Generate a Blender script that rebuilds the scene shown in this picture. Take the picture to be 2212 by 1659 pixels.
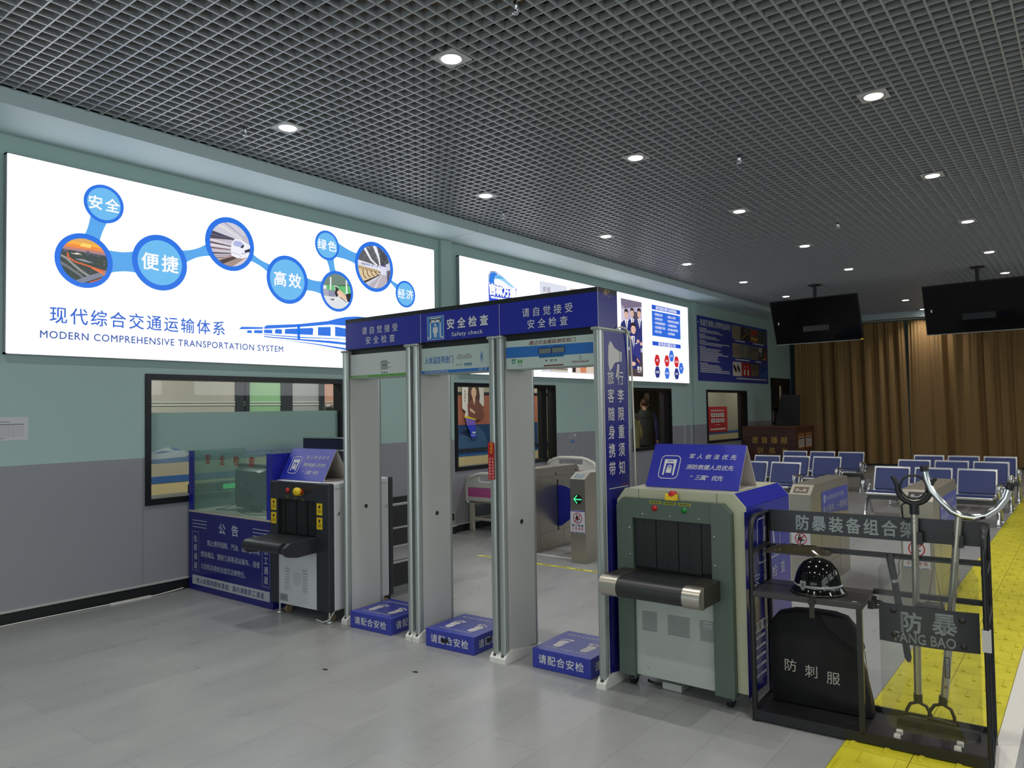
import bpy, bmesh, math, random
from math import sin, cos, pi, radians as R, sqrt, atan2
from mathutils import Matrix, Vector
for o in list(bpy.data.objects): bpy.data.objects.remove(o)
SC = bpy.context.scene; COL = SC.collection
rnd = random.Random(7)

# ------------------------------------------------------------------ camera
YAW, PITCH, ROLL = -0.662957, 0.0347811, 0.0158555
fw = Vector((sin(YAW)*cos(PITCH), cos(YAW)*cos(PITCH), sin(PITCH)))
rt = Vector((cos(YAW), -sin(YAW), 0)); dn = fw.cross(rt)
rt, dn = cos(ROLL)*rt + sin(ROLL)*dn, -sin(ROLL)*rt + cos(ROLL)*dn
cam = bpy.data.cameras.new('camera'); cam.sensor_width = 36; cam.lens = 36*1609.365/2212
cam.clip_start = .02; cam.clip_end = 200
co = bpy.data.objects.new('camera', cam); COL.objects.link(co)
co.matrix_world = Matrix(((rt.x, -dn.x, -fw.x, 0), (rt.y, -dn.y, -fw.y, 0), (rt.z, -dn.z, -fw.z, 1.62), (0, 0, 0, 1)))
SC.camera = co

# ------------------------------------------------------------------ world, exposure, lamps
w = bpy.data.worlds.new('world'); SC.world = w; w.use_nodes = True
w.node_tree.nodes['Background'].inputs[0].default_value = (.6, .7, .8, 1)
w.node_tree.nodes['Background'].inputs[1].default_value = .0
SC.view_settings.view_transform = 'Standard'; SC.view_settings.look = 'None'
SC.view_settings.exposure = .5; SC.view_settings.gamma = 1; SC.view_settings.use_curve_mapping = False
SC.cycles.max_bounces = 7; SC.cycles.diffuse_bounces = 4; SC.cycles.glossy_bounces = 4
SC.cycles.transmission_bounces = 4; SC.cycles.transparent_max_bounces = 12
SC.cycles.caustics_reflective = False; SC.cycles.caustics_refractive = False
SC.cycles.sample_clamp_indirect = 4; SC.cycles.use_denoising = True
ZC = 3.988                       # underside of the open cell ceiling
LAMPS = [(-3.327,3.654),(-5.184,3.679),(-1.258,6.181),(-3.34,6.231),(-5.209,6.252),(-1.248,8.757),(-3.317,8.784),(-5.213,8.828),
 (-1.226,11.29),(-3.314,11.36),(-5.232,11.451),(-1.225,13.828),(-3.306,13.837),(-5.192,13.866),(-1.21,16.264),(-3.323,18.91),(-5.19,16.346),(-3.31,21.05)]
ADDED_LAMPS = [(x, y) for x in (-5.2,-3.33,-1.25) for y in (-1.5,1.1)] + [(-1.25,3.66)] + [(x, y) for x in (.75,2.75) for y in (-1.5,1.1,3.66,6.2,8.8,11.35,13.85,16.3,18.9)]  # unseen extra lamps without fittings, added to brighten the room
LAMP_W = 9.0
def area(name, loc, size, power, col=(1,1,1), rot=(0,0,0), spread=None, sy=None):
    l = bpy.data.lights.new(name, 'AREA'); l.energy = power; l.color = col; l.size = size
    l.shape = 'RECTANGLE' if sy else 'DISK'
    if sy: l.size_y = sy
    if spread: l.spread = spread
    o = bpy.data.objects.new(name, l); COL.objects.link(o); o.location = loc; o.rotation_euler = rot
    return o
for x, y in LAMPS + ADDED_LAMPS:
    k = 1.0 if y < 9 else .62
    if x < -4.5: k *= .8
    area('downlight_lamp', (x, y, ZC-.012), .11, LAMP_W*k, (1, .955, .89), spread=R(125))
for y in (4, 6.5, 9.5, 12.5, 21.5, 24):
    area('office_lamp', (-8.2, y, 2.9), .5, 26 if y < 14 else 14, (1, .96, .9), sy=1.1)
# daylight-coloured fill lamp added behind the camera, before a solid wall
area('rear_fill', (-1.6, -3.05, 1.55), 4.6, 60, (.9, .96, 1), rot=(R(90), 0, 0), sy=2.5)

# ------------------------------------------------------------------ materials
def lin(c):
    c = c/255
    return c/12.92 if c <= .04045 else ((c+.055)/1.055)**2.4
def rgb(c): return (lin(c[0]), lin(c[1]), lin(c[2]), 1)
MATS = {}
def M(name, c=None, rough=.5, metal=0, spec=.5, coat=0, emit=0):
    if name in MATS: return MATS[name]
    m = bpy.data.materials.new(name); m.use_nodes = True; MATS[name] = m
    b = m.node_tree.nodes['Principled BSDF']
    b.inputs['Base Color'].default_value = rgb(c); b.inputs['Roughness'].default_value = rough
    b.inputs['Metallic'].default_value = metal; b.inputs['Specular IOR Level'].default_value = spec
    b.inputs['Coat Weight'].default_value = coat; b.inputs['Coat Roughness'].default_value = .08
    if emit:
        b.inputs['Emission Color'].default_value = rgb(c); b.inputs['Emission Strength'].default_value = emit
    return m
def N(m, t, **k):
    n = m.node_tree.nodes.new(t)
    for a, v in k.items():
        if a in ('operation', 'blend_type', 'data_type', 'noise_dimensions', 'feature', 'wave_type', 'bands_direction'): setattr(n, a, v)
        else: n.inputs[a.replace('_', ' ')].default_value = v
    return n
def LK(m, a, i, b, j): m.node_tree.links.new(a.outputs[i], b.inputs[j])
def EM(c, s=1.0):                                      # backlit print
    nm = 'backlit_%d_%d_%d_%d' % (*c, int(s*100))
    if nm in MATS: return MATS[nm]
    m = bpy.data.materials.new(nm); m.use_nodes = True; MATS[nm] = m
    b = m.node_tree.nodes['Principled BSDF']
    b.inputs['Base Color'].default_value = (0.03, .03, .03, 1); b.inputs['Roughness'].default_value = .35
    b.inputs['Emission Color'].default_value = rgb(c); b.inputs['Emission Strength'].default_value = s*.7
    return m
def noisy(m, c1, c2, scale, detail=3, rough=None, bump=0, stretch=(1,1,1)):
    b = m.node_tree.nodes['Principled BSDF']
    tc = N(m, 'ShaderNodeTexCoord'); mp = N(m, 'ShaderNodeMapping'); mp.inputs['Scale'].default_value = stretch
    no = N(m, 'ShaderNodeTexNoise', Scale=scale, Detail=detail); cr = N(m, 'ShaderNodeValToRGB')
    cr.color_ramp.elements[0].position = .35; cr.color_ramp.elements[1].position = .68
    cr.color_ramp.elements[0].color = rgb(c1); cr.color_ramp.elements[1].color = rgb(c2)
    LK(m, tc, 'Object', mp, 0); LK(m, mp, 0, no, 'Vector'); LK(m, no, 0, cr, 0); LK(m, cr, 0, b, 'Base Color')
    if bump:
        bp = N(m, 'ShaderNodeBump', Strength=bump, Distance=.01); LK(m, no, 0, bp, 'Height'); LK(m, bp, 0, b, 'Normal')
    return m
def glass(name, tint=(235,245,242), refl=1.0, film=0, filmcol=(140,168,162)):
    m = bpy.data.materials.new(name); m.use_nodes = True; nt = m.node_tree; MATS[name] = m
    out = nt.nodes['Material Output']; nt.nodes.remove(nt.nodes['Principled BSDF'])
    tr = N(m, 'ShaderNodeBsdfTransparent'); tr.inputs[0].default_value = rgb(tint)
    gl = N(m, 'ShaderNodeBsdfGlossy'); gl.inputs['Roughness'].default_value = .015
    lw = N(m, 'ShaderNodeLayerWeight', Blend=.5); pw_ = N(m, 'ShaderNodeMath', operation='POWER'); pw_.inputs[1].default_value = 5
    mu = N(m, 'ShaderNodeMath', operation='MULTIPLY_ADD'); mu.inputs[1].default_value = .9*refl; mu.inputs[2].default_value = .04*refl; mx = N(m, 'ShaderNodeMixShader')
    LK(m, lw, 'Facing', pw_, 0); LK(m, pw_, 0, mu, 0); LK(m, mu, 0, mx, 0)
    if film:
        df = N(m, 'ShaderNodeBsdfDiffuse'); df.inputs[0].default_value = rgb(filmcol)
        m2 = N(m, 'ShaderNodeMixShader'); m2.inputs[0].default_value = film
        LK(m, tr, 0, m2, 1); LK(m, df, 0, m2, 2); LK(m, m2, 0, mx, 1)
    else: LK(m, tr, 0, mx, 1)
    LK(m, gl, 0, mx, 2); LK(m, mx, 0, out, 0)
    return m

# ------------------------------------------------------------------ mesh builder
GL = {}; _cu = bpy.data.curves.new('glyph', 'FONT'); _cu.resolution_u = 3; _ob = bpy.data.objects.new('glyph', _cu)
def glyph(s, bold=0, spacing=1):
    k = (s, bold, spacing)
    if k not in GL:
        _cu.body = s; _cu.offset = bold; _cu.space_character = spacing
        me = bpy.data.meshes.new_from_object(_ob)
        GL[k] = ([(v.co.x, v.co.y) for v in me.vertices], [tuple(p.vertices) for p in me.polygons])
        bpy.data.meshes.remove(me)
    return GL[k]
def thick(b):                                          # heavier strokes: the same outline laid over itself a little off
    if not b: return [(0, 0)]
    r = [(0, 0)]+[(b*cos(pi/4+pi/2*i), b*sin(pi/4+pi/2*i)) for i in range(4)]
    if b >= .018: r += [(b*cos(pi/2*i), b*sin(pi/2*i)) for i in range(4)]
    if b >= .05: r += [(b*.55*cos(pi/4*i), b*.55*sin(pi/4*i)) for i in range(8)]
    return r
class MB:
    def __init__(s, *mats):
        s.v = []; s.f = []; s.mi = []; s.sm = []; s.mats = list(mats); s.T = None; s.marks = []
        s.o = Vector((0,0,0)); s.u = Vector((1,0,0)); s.w = Vector((0,0,1)); s.n = Vector((0,-1,0)); s.lift = .001
    def m(s, mat):
        if mat not in s.mats: s.mats.append(mat)
        return s.mats.index(mat)
    def add(s, vs, fs, mat=None, smooth=False):
        b = len(s.v); i = s.m(mat) if mat else 0
        for p in vs:
            p = Vector(p); s.v.append(s.T @ p if s.T else p)
        for f in fs: s.f.append(tuple(b+j for j in f)); s.mi.append(i); s.sm.append(smooth)
    def box(s, x0, y0, z0, x1, y1, z1, mat=None, bev=0, seg=2):
        if bev:
            bm = bmesh.new(); bmesh.ops.create_cube(bm, size=1)
            for v in bm.verts: v.co = Vector((x0+(v.co.x+.5)*(x1-x0), y0+(v.co.y+.5)*(y1-y0), z0+(v.co.z+.5)*(z1-z0)))
            bmesh.ops.bevel(bm, geom=bm.edges[:], offset=bev, segments=seg, affect='EDGES', profile=.5)
            bm.verts.index_update()
            s.add([v.co for v in bm.verts], [[v.index for v in f.verts] for f in bm.faces], mat); bm.free(); return
        vs = [(x0,y0,z0),(x1,y0,z0),(x1,y1,z0),(x0,y1,z0),(x0,y0,z1),(x1,y0,z1),(x1,y1,z1),(x0,y1,z1)]
        s.add(vs, [(0,3,2,1),(4,5,6,7),(0,1,5,4),(1,2,6,5),(2,3,7,6),(3,0,4,7)], mat)
    def prism(s, poly, o, u, w, d, mat=None, smooth=False):      # polygon in the (u,w) plane at o, extruded along vector d
        o, u, w, d = Vector(o), Vector(u), Vector(w), Vector(d); n = len(poly)
        a = [o+u*p[0]+w*p[1] for p in poly]; vs = a+[p+d for p in a]
        s.add(vs, [tuple(range(n)), tuple(range(2*n-1, n-1, -1))], mat)
        s.add(vs, [(i, i+n, (i+1) % n+n, (i+1) % n) for i in range(n)], mat, smooth)
    def tube(s, pts, r, mat=None, n=10, caps=True, closed=False):
        pts = [Vector(p) for p in pts]; k = len(pts); rr = r if isinstance(r, (list, tuple)) else [r]*k
        vs = []; prev = None
        for i, p in enumerate(pts):
            if closed: t = pts[(i+1) % k]-pts[i-1]
            else: t = (pts[min(i+1, k-1)]-pts[max(i-1, 0)])
            t.normalize()
            if prev is None: a = t.orthogonal().normalized()
            else:
                a = prev-t*prev.dot(t)
                a = a.normalized() if a.length > 1e-6 else t.orthogonal().normalized()
            prev = a; b = t.cross(a)
            vs += [p+(a*cos(2*pi*j/n)+b*sin(2*pi*j/n))*rr[i] for j in range(n)]
        fs = []
        for i in range(k if closed else k-1):
            i2 = (i+1) % k
            fs += [(i*n+j, i*n+(j+1) % n, i2*n+(j+1) % n, i2*n+j) for j in range(n)]
        s.add(vs, fs, mat, True)
        if caps and not closed: s.add(vs[:n]+vs[-n:], [tuple(range(n-1, -1, -1)), tuple(range(n, 2*n))], mat)
    def cyl(s, p, q, r, mat=None, n=16): s.tube([p, q], r, mat, n)
    def lathe(s, prof, o=(0,0,0), n=24, mat=None, ax=None, sx=1, sy=1):   # prof [(r,h)]
        o = Vector(o); ax = Vector(ax or (0,0,1)).normalized(); a = ax.orthogonal().normalized() if abs(ax.z) < .99 else Vector((1,0,0)); b = ax.cross(a)
        vs = [o+ax*h+(a*cos(2*pi*j/n)*sx+b*sin(2*pi*j/n)*sy)*r for r, h in prof for j in range(n)]
        fs = [(i*n+j, i*n+(j+1) % n, (i+1)*n+(j+1) % n, (i+1)*n+j) for i in range(len(prof)-1) for j in range(n)]
        s.add(vs, fs, mat, True)
    def sph(s, c, r, mat=None, n=12, sc=(1,1,1)):
        c = Vector(c); k = n//2
        vs = [c+Vector((sc[0]*r*sin(pi*i/k)*cos(2*pi*j/n), sc[1]*r*sin(pi*i/k)*sin(2*pi*j/n), sc[2]*r*cos(pi*i/k))) for i in range(k+1) for j in range(n)]
        s.add(vs, [(i*n+j, (i+1)*n+j, (i+1)*n+(j+1) % n, i*n+(j+1) % n) for i in range(k) for j in range(n)], mat, True)
    # ---- flat print on the face (o,u,w): everything lifted off it along n
    def face(s, o, u, w, lift=.001):
        s.o, s.u, s.w = Vector(o), Vector(u).normalized(), Vector(w).normalized(); s.n = s.u.cross(s.w).normalized(); s.lift = lift; return s
    def P(s, x, y, l=0): return s.o+s.u*x+s.w*y+s.n*(s.lift+l)
    def poly(s, pts, mat, l=0): s.add([s.P(x, y, l) for x, y in pts], [tuple(range(len(pts)))], mat)
    def rect(s, x0, y0, x1, y1, mat, l=0): s.poly([(x0,y0),(x1,y0),(x1,y1),(x0,y1)], mat, l)
    def disc(s, x, y, r, mat, l=0, n=32, ry=None): s.poly([(x+r*cos(2*pi*i/n), y+(ry or r)*sin(2*pi*i/n)) for i in range(n)], mat, l)
    def ring(s, x, y, r0, r1, mat, l=0, n=40):
        vs = [s.P(x+r*cos(2*pi*i/n), y+r*sin(2*pi*i/n), l) for r in (r0, r1) for i in range(n)]
        s.add(vs, [(i, (i+1) % n, n+(i+1) % n, n+i) for i in range(n)], mat)
    def strip(s, pts, wd, mat, l=0, closed=False):
        n = len(pts); L = []; Q = []
        for i, p in enumerate(pts):
            a = pts[i-1] if (i or closed) else p; b = pts[(i+1) % n] if (i < n-1 or closed) else p
            tx, ty = b[0]-a[0], b[1]-a[1]; q = sqrt(tx*tx+ty*ty) or 1
            h = (wd[i] if isinstance(wd, (list, tuple)) else wd)/2
            L.append(s.P(p[0]-ty/q*h, p[1]+tx/q*h, l)); Q.append(s.P(p[0]+ty/q*h, p[1]-tx/q*h, l))
        s.add(L+Q, [(i, n+i, n+(i+1) % n, (i+1) % n) for i in range(n if closed else n-1)], mat)
    def rrect(s, x0, y0, x1, y1, r, wd, mat, l=0):
        pts = []
        for cx, cy, a in ((x1-r, y1-r, 0), (x0+r, y1-r, 90), (x0+r, y0+r, 180), (x1-r, y0+r, 270)):
            pts += [(cx+r*cos(R(a+t)), cy+r*sin(R(a+t))) for t in (0, 22, 45, 67, 90)]
        s.strip(pts, wd, mat, l, True)
    def ch(s, c, x, y, wd, h, mat, bold=.012, l=0, shear=0):       # one CJK character, its cell centred on (x,y)
        if c == ' ': return
        v, f = glyph(c)
        for q, (dx, dy) in enumerate(thick(bold)): s.add([s.P(x+(a-.5+dx)*wd+shear*(b-.38)*h, y+(b-.38+dy)*h, l+q*.00012) for a, b in v], f, mat)
    def row(s, t, x0, x1, y, h, mat, bold=.012, wd=None, l=0, shear=0):   # characters spread evenly, outer edges at x0 and x1
        n = len(t); wd = wd or h; c0, c1 = x0+wd*.46, x1-wd*.46
        for i, c in enumerate(t): s.ch(c, c0+(c1-c0)*(i/(n-1) if n > 1 else .5), y, wd, h, mat, bold, l, shear)
    def col(s, t, x, y1, y0, h, mat, bold=.012, wd=None, l=0):
        n = len(t); wd = wd or h; c1, c0 = y1-h*.46, y0+h*.46
        for i, c in enumerate(t): s.ch(c, x, c1+(c0-c1)*i/(n-1), wd, h, mat, bold, l)
    def text(s, t, x0, y0, x1, y1, mat, bold=0, l=0, spacing=1, shear=0):  # string fitted into a box
        v, f = glyph(t, 0, spacing); xa = min(p[0] for p in v); xb = max(p[0] for p in v); ya = min(p[1] for p in v); yb = max(p[1] for p in v)
        kx, ky = (x1-x0)/(xb-xa), (y1-y0)/(yb-ya)
        for q, (dx, dy) in enumerate(thick(bold)): s.add([s.P(x0+(a-xa+dx)*kx+shear*(b-ya)*ky, y0+(b-ya+dy)*ky, l+q*.00012) for a, b in v], f, mat)
    def lines(s, x0, y, wid, h, mat, gap=.25, l=0):                 # small print: a run of little dashes
        x = x0
        while x < x0+wid-h*.3:
            q = min(h*rnd.uniform(1.2, 4), x0+wid-x); s.rect(x, y, x+q, y+h, mat, l); x += q+h*gap
    def mk(s, name): s.marks.append((len(s.v), len(s.f), name)); return s   # what follows is a part of its own
    def build(s, name, parent=None, world=True):
        if s.marks:
            mk = s.marks+[(len(s.v), len(s.f), '')]; s.marks = []; o = None
            if mk[0][1] > 0: mk.insert(0, (0, 0, name))
            for (a, fa, nm), (b_, fb, _) in zip(mk, mk[1:]):
                if fb == fa: continue
                q = MB(*s.mats); q.v = s.v[a:b_]; q.f = [tuple(i-a for i in f) for f in s.f[fa:fb]]; q.mi = s.mi[fa:fb]; q.sm = s.sm[fa:fb]
                used = sorted(set(q.mi)); q.mats = [s.mats[i] for i in used]; q.mi = [used.index(i) for i in q.mi]; o = q.build(nm, parent, world)
            return o
        me = bpy.data.meshes.new(name); vs = s.v
        if parent is not None and world:
            rt_ = parent
            while rt_.parent: rt_ = rt_.parent
            if rt_.name in ROOT: inv = ROOT[rt_.name].inverted(); vs = [inv @ v for v in vs]
        me.from_pydata([tuple(v) for v in vs], [], s.f)
        for mm in s.mats: me.materials.append(mm)
        me.polygons.foreach_set('material_index', s.mi); me.polygons.foreach_set('use_smooth', s.sm); me.update()
        o = bpy.data.objects.new(name, me); COL.objects.link(o)
        if parent is not None: o.parent = parent
        return o
ROOT = {}
def thing(name, label, cat, loc=(0,0,0), rz=0, group=None):
    o = bpy.data.objects.new(name, None); COL.objects.link(o); o.empty_display_size = .1
    o.location = loc; o.rotation_euler = (0, 0, rz); o['label'] = label; o['category'] = cat
    if group: o['group'] = group
    ROOT[o.name] = Matrix.Translation(loc) @ Matrix.Rotation(rz, 4, 'Z')
    return o
def tag(o, label, cat, group=None):
    o['label'] = label; o['category'] = cat
    if group: o['group'] = group
    return o
def struct(o, label=None):
    o['kind'] = 'structure'
    if label: o['label'] = label
    return o
def dup(r0, loc, rz=0, label=None):
    r = r0.copy(); COL.objects.link(r); r.location = loc; r.rotation_euler = (0, 0, rz)
    if label: r['label'] = label
    for c0 in list(r0.children):
        c = c0.copy(); COL.objects.link(c); c.parent = r
        for g0 in list(c0.children):
            g = g0.copy(); COL.objects.link(g); g.parent = c
    return r
def clip(poly, cx, cy, r, n=40):                       # polygon clipped to a circle
    for i in range(n):
        a = 2*pi*(i+.5)/n; nx, ny = cos(a), sin(a); d = r*cos(pi/n); out = []
        for j in range(len(poly)):
            p, q = poly[j-1], poly[j]
            dp = (p[0]-cx)*nx+(p[1]-cy)*ny-d; dq = (q[0]-cx)*nx+(q[1]-cy)*ny-d
            if (dp <= 0) != (dq <= 0):
                t = dp/(dp-dq); out.append((p[0]+(q[0]-p[0])*t, p[1]+(q[1]-p[1])*t))
            if dq <= 0: out.append(q)
        poly = out
        if not poly: return []
    return poly
X_, Y_, Z_ = Vector((1,0,0)), Vector((0,1,0)), Vector((0,0,1))
# ------------------------------------------------------------------ shared materials
WALL = M('teal_wall_paint', (168,196,190), .6); WAIN = M('grey_wainscot', (146,148,154), .45)
def seams(m, step):                                    # hairline panel joints
    b = m.node_tree.nodes['Principled BSDF']; tc = N(m, 'ShaderNodeTexCoord'); sp = N(m, 'ShaderNodeSeparateXYZ')
    a = N(m, 'ShaderNodeMath', operation='MULTIPLY_ADD'); a.inputs[1].default_value = 1/step; a.inputs[2].default_value = -.707
    fr = N(m, 'ShaderNodeMath', operation='FRACT'); lt = N(m, 'ShaderNodeMath', operation='LESS_THAN'); lt.inputs[1].default_value = .004/step
    mx = N(m, 'ShaderNodeMix', data_type='RGBA'); mx.inputs[6].default_value = b.inputs['Base Color'].default_value[:]; mx.inputs[7].default_value = rgb((95,96,100))
    LK(m, tc, 'Object', sp, 0); LK(m, sp, 1, a, 0); LK(m, a, 0, fr, 0); LK(m, fr, 0, lt, 0); LK(m, lt, 0, mx, 0); m.node_tree.links.new(mx.outputs[2], b.inputs['Base Color'])
seams(WAIN, 1.2)
BLACK = M('black_plastic', (22,23,25), .45); BLACKM = M('black_metal', (26,27,30), .38, .2); FRAME = M('window_frame_black', (30,31,36), .35, .3)
BASE = M('baseboard_black', (24,25,27), .35); WHITE = M('white_plastic', (222,222,216), .45); PALE = M('pale_trim', (186,186,182), .5)
BLUE = M('print_blue', (32,38,150), .28); NAVY = M('print_navy', (24,27,112), .25); LET = M('print_white', (212,214,212), .5)
ALU = M('aluminium', (196,200,200), .3, .85); STEEL = M('brushed_steel', (186,182,170), .33, .9); CHROME = M('chrome_tube', (214,216,218), .16, 1)
GATE = M('gate_grey', (188,190,186), .42); GATEP = M('gate_profile', (168,175,172), .32, .55); YEL = M('label_yellow', (226,190,20), .5); RED = M('signal_red', (176,22,24), .4)
GREEN = M('signal_green', (18,120,52), .35); DARKG = M('dark_navy_part', (20,24,60), .4)
BROWN = M('walnut_wood', (74,46,40), .35); noisy(BROWN, (62,38,34), (86,52,44), 4, 4, stretch=(1,1,8))
GOLD = M('gold_lettering', (196,160,80), .35, .4); BEIGE = M('beige_board', (205,184,150), .6)
GLASS = glass('window_glass', refl=.8); FILM = glass('frosted_film', film=.9, filmcol=(160,190,184))
CLEAR = glass('clear_acrylic', tint=(240,241,238), refl=.8); TINT = glass('counter_glass', tint=(228,240,236), refl=.5, film=.16, filmcol=(178,206,198))
# floor: long marbled vinyl planks
FLOOR = M('floor_vinyl', (170,172,172), .3, spec=.42)
def floor_nodes(m):
    b = m.node_tree.nodes['Principled BSDF']; tc = N(m, 'ShaderNodeTexCoord'); mp = N(m, 'ShaderNodeMapping'); mp.inputs['Rotation'].default_value = (0, 0, R(90))
    br = N(m, 'ShaderNodeTexBrick', Scale=1.0, Mortar_Size=.0016, Mortar_Smooth=.2, Brick_Width=1.22, Row_Height=.305)
    br.offset = .37; br.inputs['Color1'].default_value = rgb((146,148,148)); br.inputs['Color2'].default_value = rgb((153,155,155)); br.inputs['Mortar'].default_value = rgb((122,123,124))
    LK(m, tc, 'Object', mp, 0); LK(m, mp, 0, br, 0)
    m2 = N(m, 'ShaderNodeMapping'); m2.inputs['Scale'].default_value = (1.6, .55, 1); m2.inputs['Rotation'].default_value = (0, 0, R(14)); LK(m, tc, 'Object', m2, 0)
    n1 = N(m, 'ShaderNodeTexNoise', Scale=2.6, Detail=6, Roughness=.62, Distortion=.6); LK(m, m2, 0, n1, 'Vector')
    c1 = N(m, 'ShaderNodeValToRGB'); e = c1.color_ramp.elements; e[0].position = .3; e[0].color = (.9, .905, .915, 1); e[1].position = .7; e[1].color = (1.05, 1.05, 1.045, 1); LK(m, n1, 0, c1, 0)
    mu = N(m, 'ShaderNodeMix', data_type='RGBA', blend_type='MULTIPLY'); mu.inputs[0].default_value = 1
    m.node_tree.links.new(br.outputs[0], mu.inputs[6]); m.node_tree.links.new(c1.outputs[0], mu.inputs[7])
    n2 = N(m, 'ShaderNodeTexNoise', Scale=1.7, Detail=5, Roughness=.6, Distortion=2.2); LK(m, m2, 0, n2, 'Vector')
    c2 = N(m, 'ShaderNodeValToRGB'); e = c2.color_ramp.elements; e[0].position = .47; e[0].color = (0,0,0,1); e[1].position = .5; e[1].color = (1,1,1,1)
    q = e.new(.53); q.color = (0,0,0,1); LK(m, n2, 0, c2, 0)
    sc = N(m, 'ShaderNodeMath', operation='MULTIPLY'); sc.inputs[1].default_value = 0; LK(m, c2, 0, sc, 0)
    mv = N(m, 'ShaderNodeMix', data_type='RGBA'); m.node_tree.links.new(mu.outputs[2], mv.inputs[6]); mv.inputs[7].default_value = rgb((186,186,183)); LK(m, sc, 0, mv, 0)
    m.node_tree.links.new(mv.outputs[2], b.inputs['Base Color'])
    rr = N(m, 'ShaderNodeMapRange'); rr.inputs[3].default_value = .22; rr.inputs[4].default_value = .36; LK(m, n1, 0, rr, 0); LK(m, rr, 0, b, 'Roughness')
floor_nodes(FLOOR)

# ------------------------------------------------------------------ room shell
XW = -6.766; ZT = 4.75; Y0, Y1, XR = -3.2, 21.62, 4.2
b = MB(FLOOR); b.box(XW-.12, Y0-.1, -.06, XR+.1, Y1+.1, 0); struct(b.build('floor'))
b = MB(M('office_floor', (150,145,136), .5)); b.box(-9.5, 2.2, -.06, XW-.12, 26, 0); struct(b.build('floor_office'))
b = MB(M('pale_floor_band', (214,212,206), .45)); b.box(-.423, Y0, 0, -.332, Y1, .0025); struct(b.build('trim_1'), 'pale painted floor band beside the yellow tactile strip')
WIN = [(3.266,5.53), (7.40,9.77), (12.268,13.89), (15.64,18.06)]; WZ0, WZ1 = .808, 2.0
DR = (19.83, 21.39, 2.366)
b = MB(WALL, WAIN); edges = [Y0-.1] + [v for q in WIN for v in q] + [DR[0], DR[1], Y1]
for i in range(0, len(edges), 2):
    b.box(XW-.12, edges[i], 1.24, XW, edges[i+1], ZT, WALL); b.box(XW-.12, edges[i], 0, XW, edges[i+1], 1.24, WAIN)
for y0, y1 in WIN:
    b.box(XW-.12, y0, WZ1, XW, y1, ZT, WALL); b.box(XW-.12, y0, 0, XW, y1, WZ0, WAIN)
b.box(XW-.12, DR[0], DR[2], XW, DR[1], ZT, WALL); struct(b.build('wall_left'))
b = MB(WALL); b.box(XW, 7.125, 1.24, XW+.05, 7.34, 3.9); b.box(XW, 7.125, 0, XW+.05, 7.34, 1.24, WAIN); struct(b.build('pilaster_column'), 'teal pilaster between the two lit signs')
b = MB(WALL); b.box(XW, 14.9, 1.24, XW+.05, 15.12, 3.9); b.box(XW, 14.9, 0, XW+.05, 15.12, 1.24, WAIN); struct(b.build('pilaster_column'), 'teal pilaster beside the blue poster')
b = MB(BASE, PALE)
for y0, y1 in ((Y0, 7.125), (7.34, 14.9), (15.12, DR[0]-.06)):
    b.box(XW, y0, 0, XW+.012, y1, .095, BASE); b.box(XW, y0, .095, XW+.02, y1, .11, PALE)
for y0, y1 in ((7.12, 7.345), (14.895, 15.125)): b.box(XW, y0, 0, XW+.062, y1, .095, BASE); b.box(XW, y0, .095, XW+.07, y1, .11, PALE)
struct(b.build('baseboard_left'))
b = MB(M('wall_back_paint', (120,146,142), .6)); b.box(XW-.12, Y1, 0, XR+.1, Y1+.1, ZT); struct(b.build('wall_back'))
b = MB(WALL, WAIN); b.box(XR, Y0, 1.24, XR+.1, Y1, ZT, WALL); b.box(XR, Y0, 0, XR+.1, Y1, 1.24, WAIN); struct(b.build('wall_right'))
b = MB(WALL); b.box(XW, Y0-.1, 0, XR, Y0, ZT); struct(b.build('wall_front'))
# added lit signs, unseen on the opposite wall, for brightness (they light the left wall and show in its glass)
LIT2 = M('lit_white_opposite', (246,248,252), .4, emit=2.3)
for i, (ya, yb) in enumerate(((-2.2,2.6), (3.4,9.0), (9.8,14.6))):
    t = thing('backlit_sign', 'added backlit white sign on the unseen wall opposite, %s' % ('level with the camera', 'facing the train sign', 'facing the wave logo sign')[i], 'lit sign', (XR, (ya+yb)/2, 2.0))
    b = MB(ALU); b.box(XR-.055, ya, 2.1, XR, yb, 3.72); b.build('frame', t); b = MB(LIT2); b.box(XR-.06, ya+.02, 2.12, XR-.0555, yb-.02, 3.70); b.build('lit_panel', t)
    b = MB().face((XR-.06,0,0), (0,-1,0), Z_, .002); NB_ = M('opposite_print_blue', (44,110,214), .4)
    for j in range(4): b.rect(-yb+.3+j*(yb-ya)/4.4, 2.5, -yb+.36+j*(yb-ya)/4.4, 3.4, NB_); b.rect(-yb+.5+j*(yb-ya)/4.4, 2.5, -yb+.95+j*(yb-ya)/4.4, 2.95, M('opposite_print_grey', (120,124,130), .5))
    b.build('printed_graphic', t)
SOFF = M('soffit_paint', (186,206,208), .55)
b = MB(SOFF); b.box(XW, Y0, 3.878, -6.092, Y1, ZC+.012); b.box(-6.092, 21.3, 3.83, XR, Y1, ZC+.012)
b.box(-6.093, 7.13, 3.8775, -6.0915, 7.134, ZC, M('joint_line', (96,110,112), .7)); b.box(XW, 7.13, 3.877, -6.092, 7.134, 3.8785, MATS['joint_line'])  # dark seam line at the soffit joint
struct(b.build('ceiling_soffit'))
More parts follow.
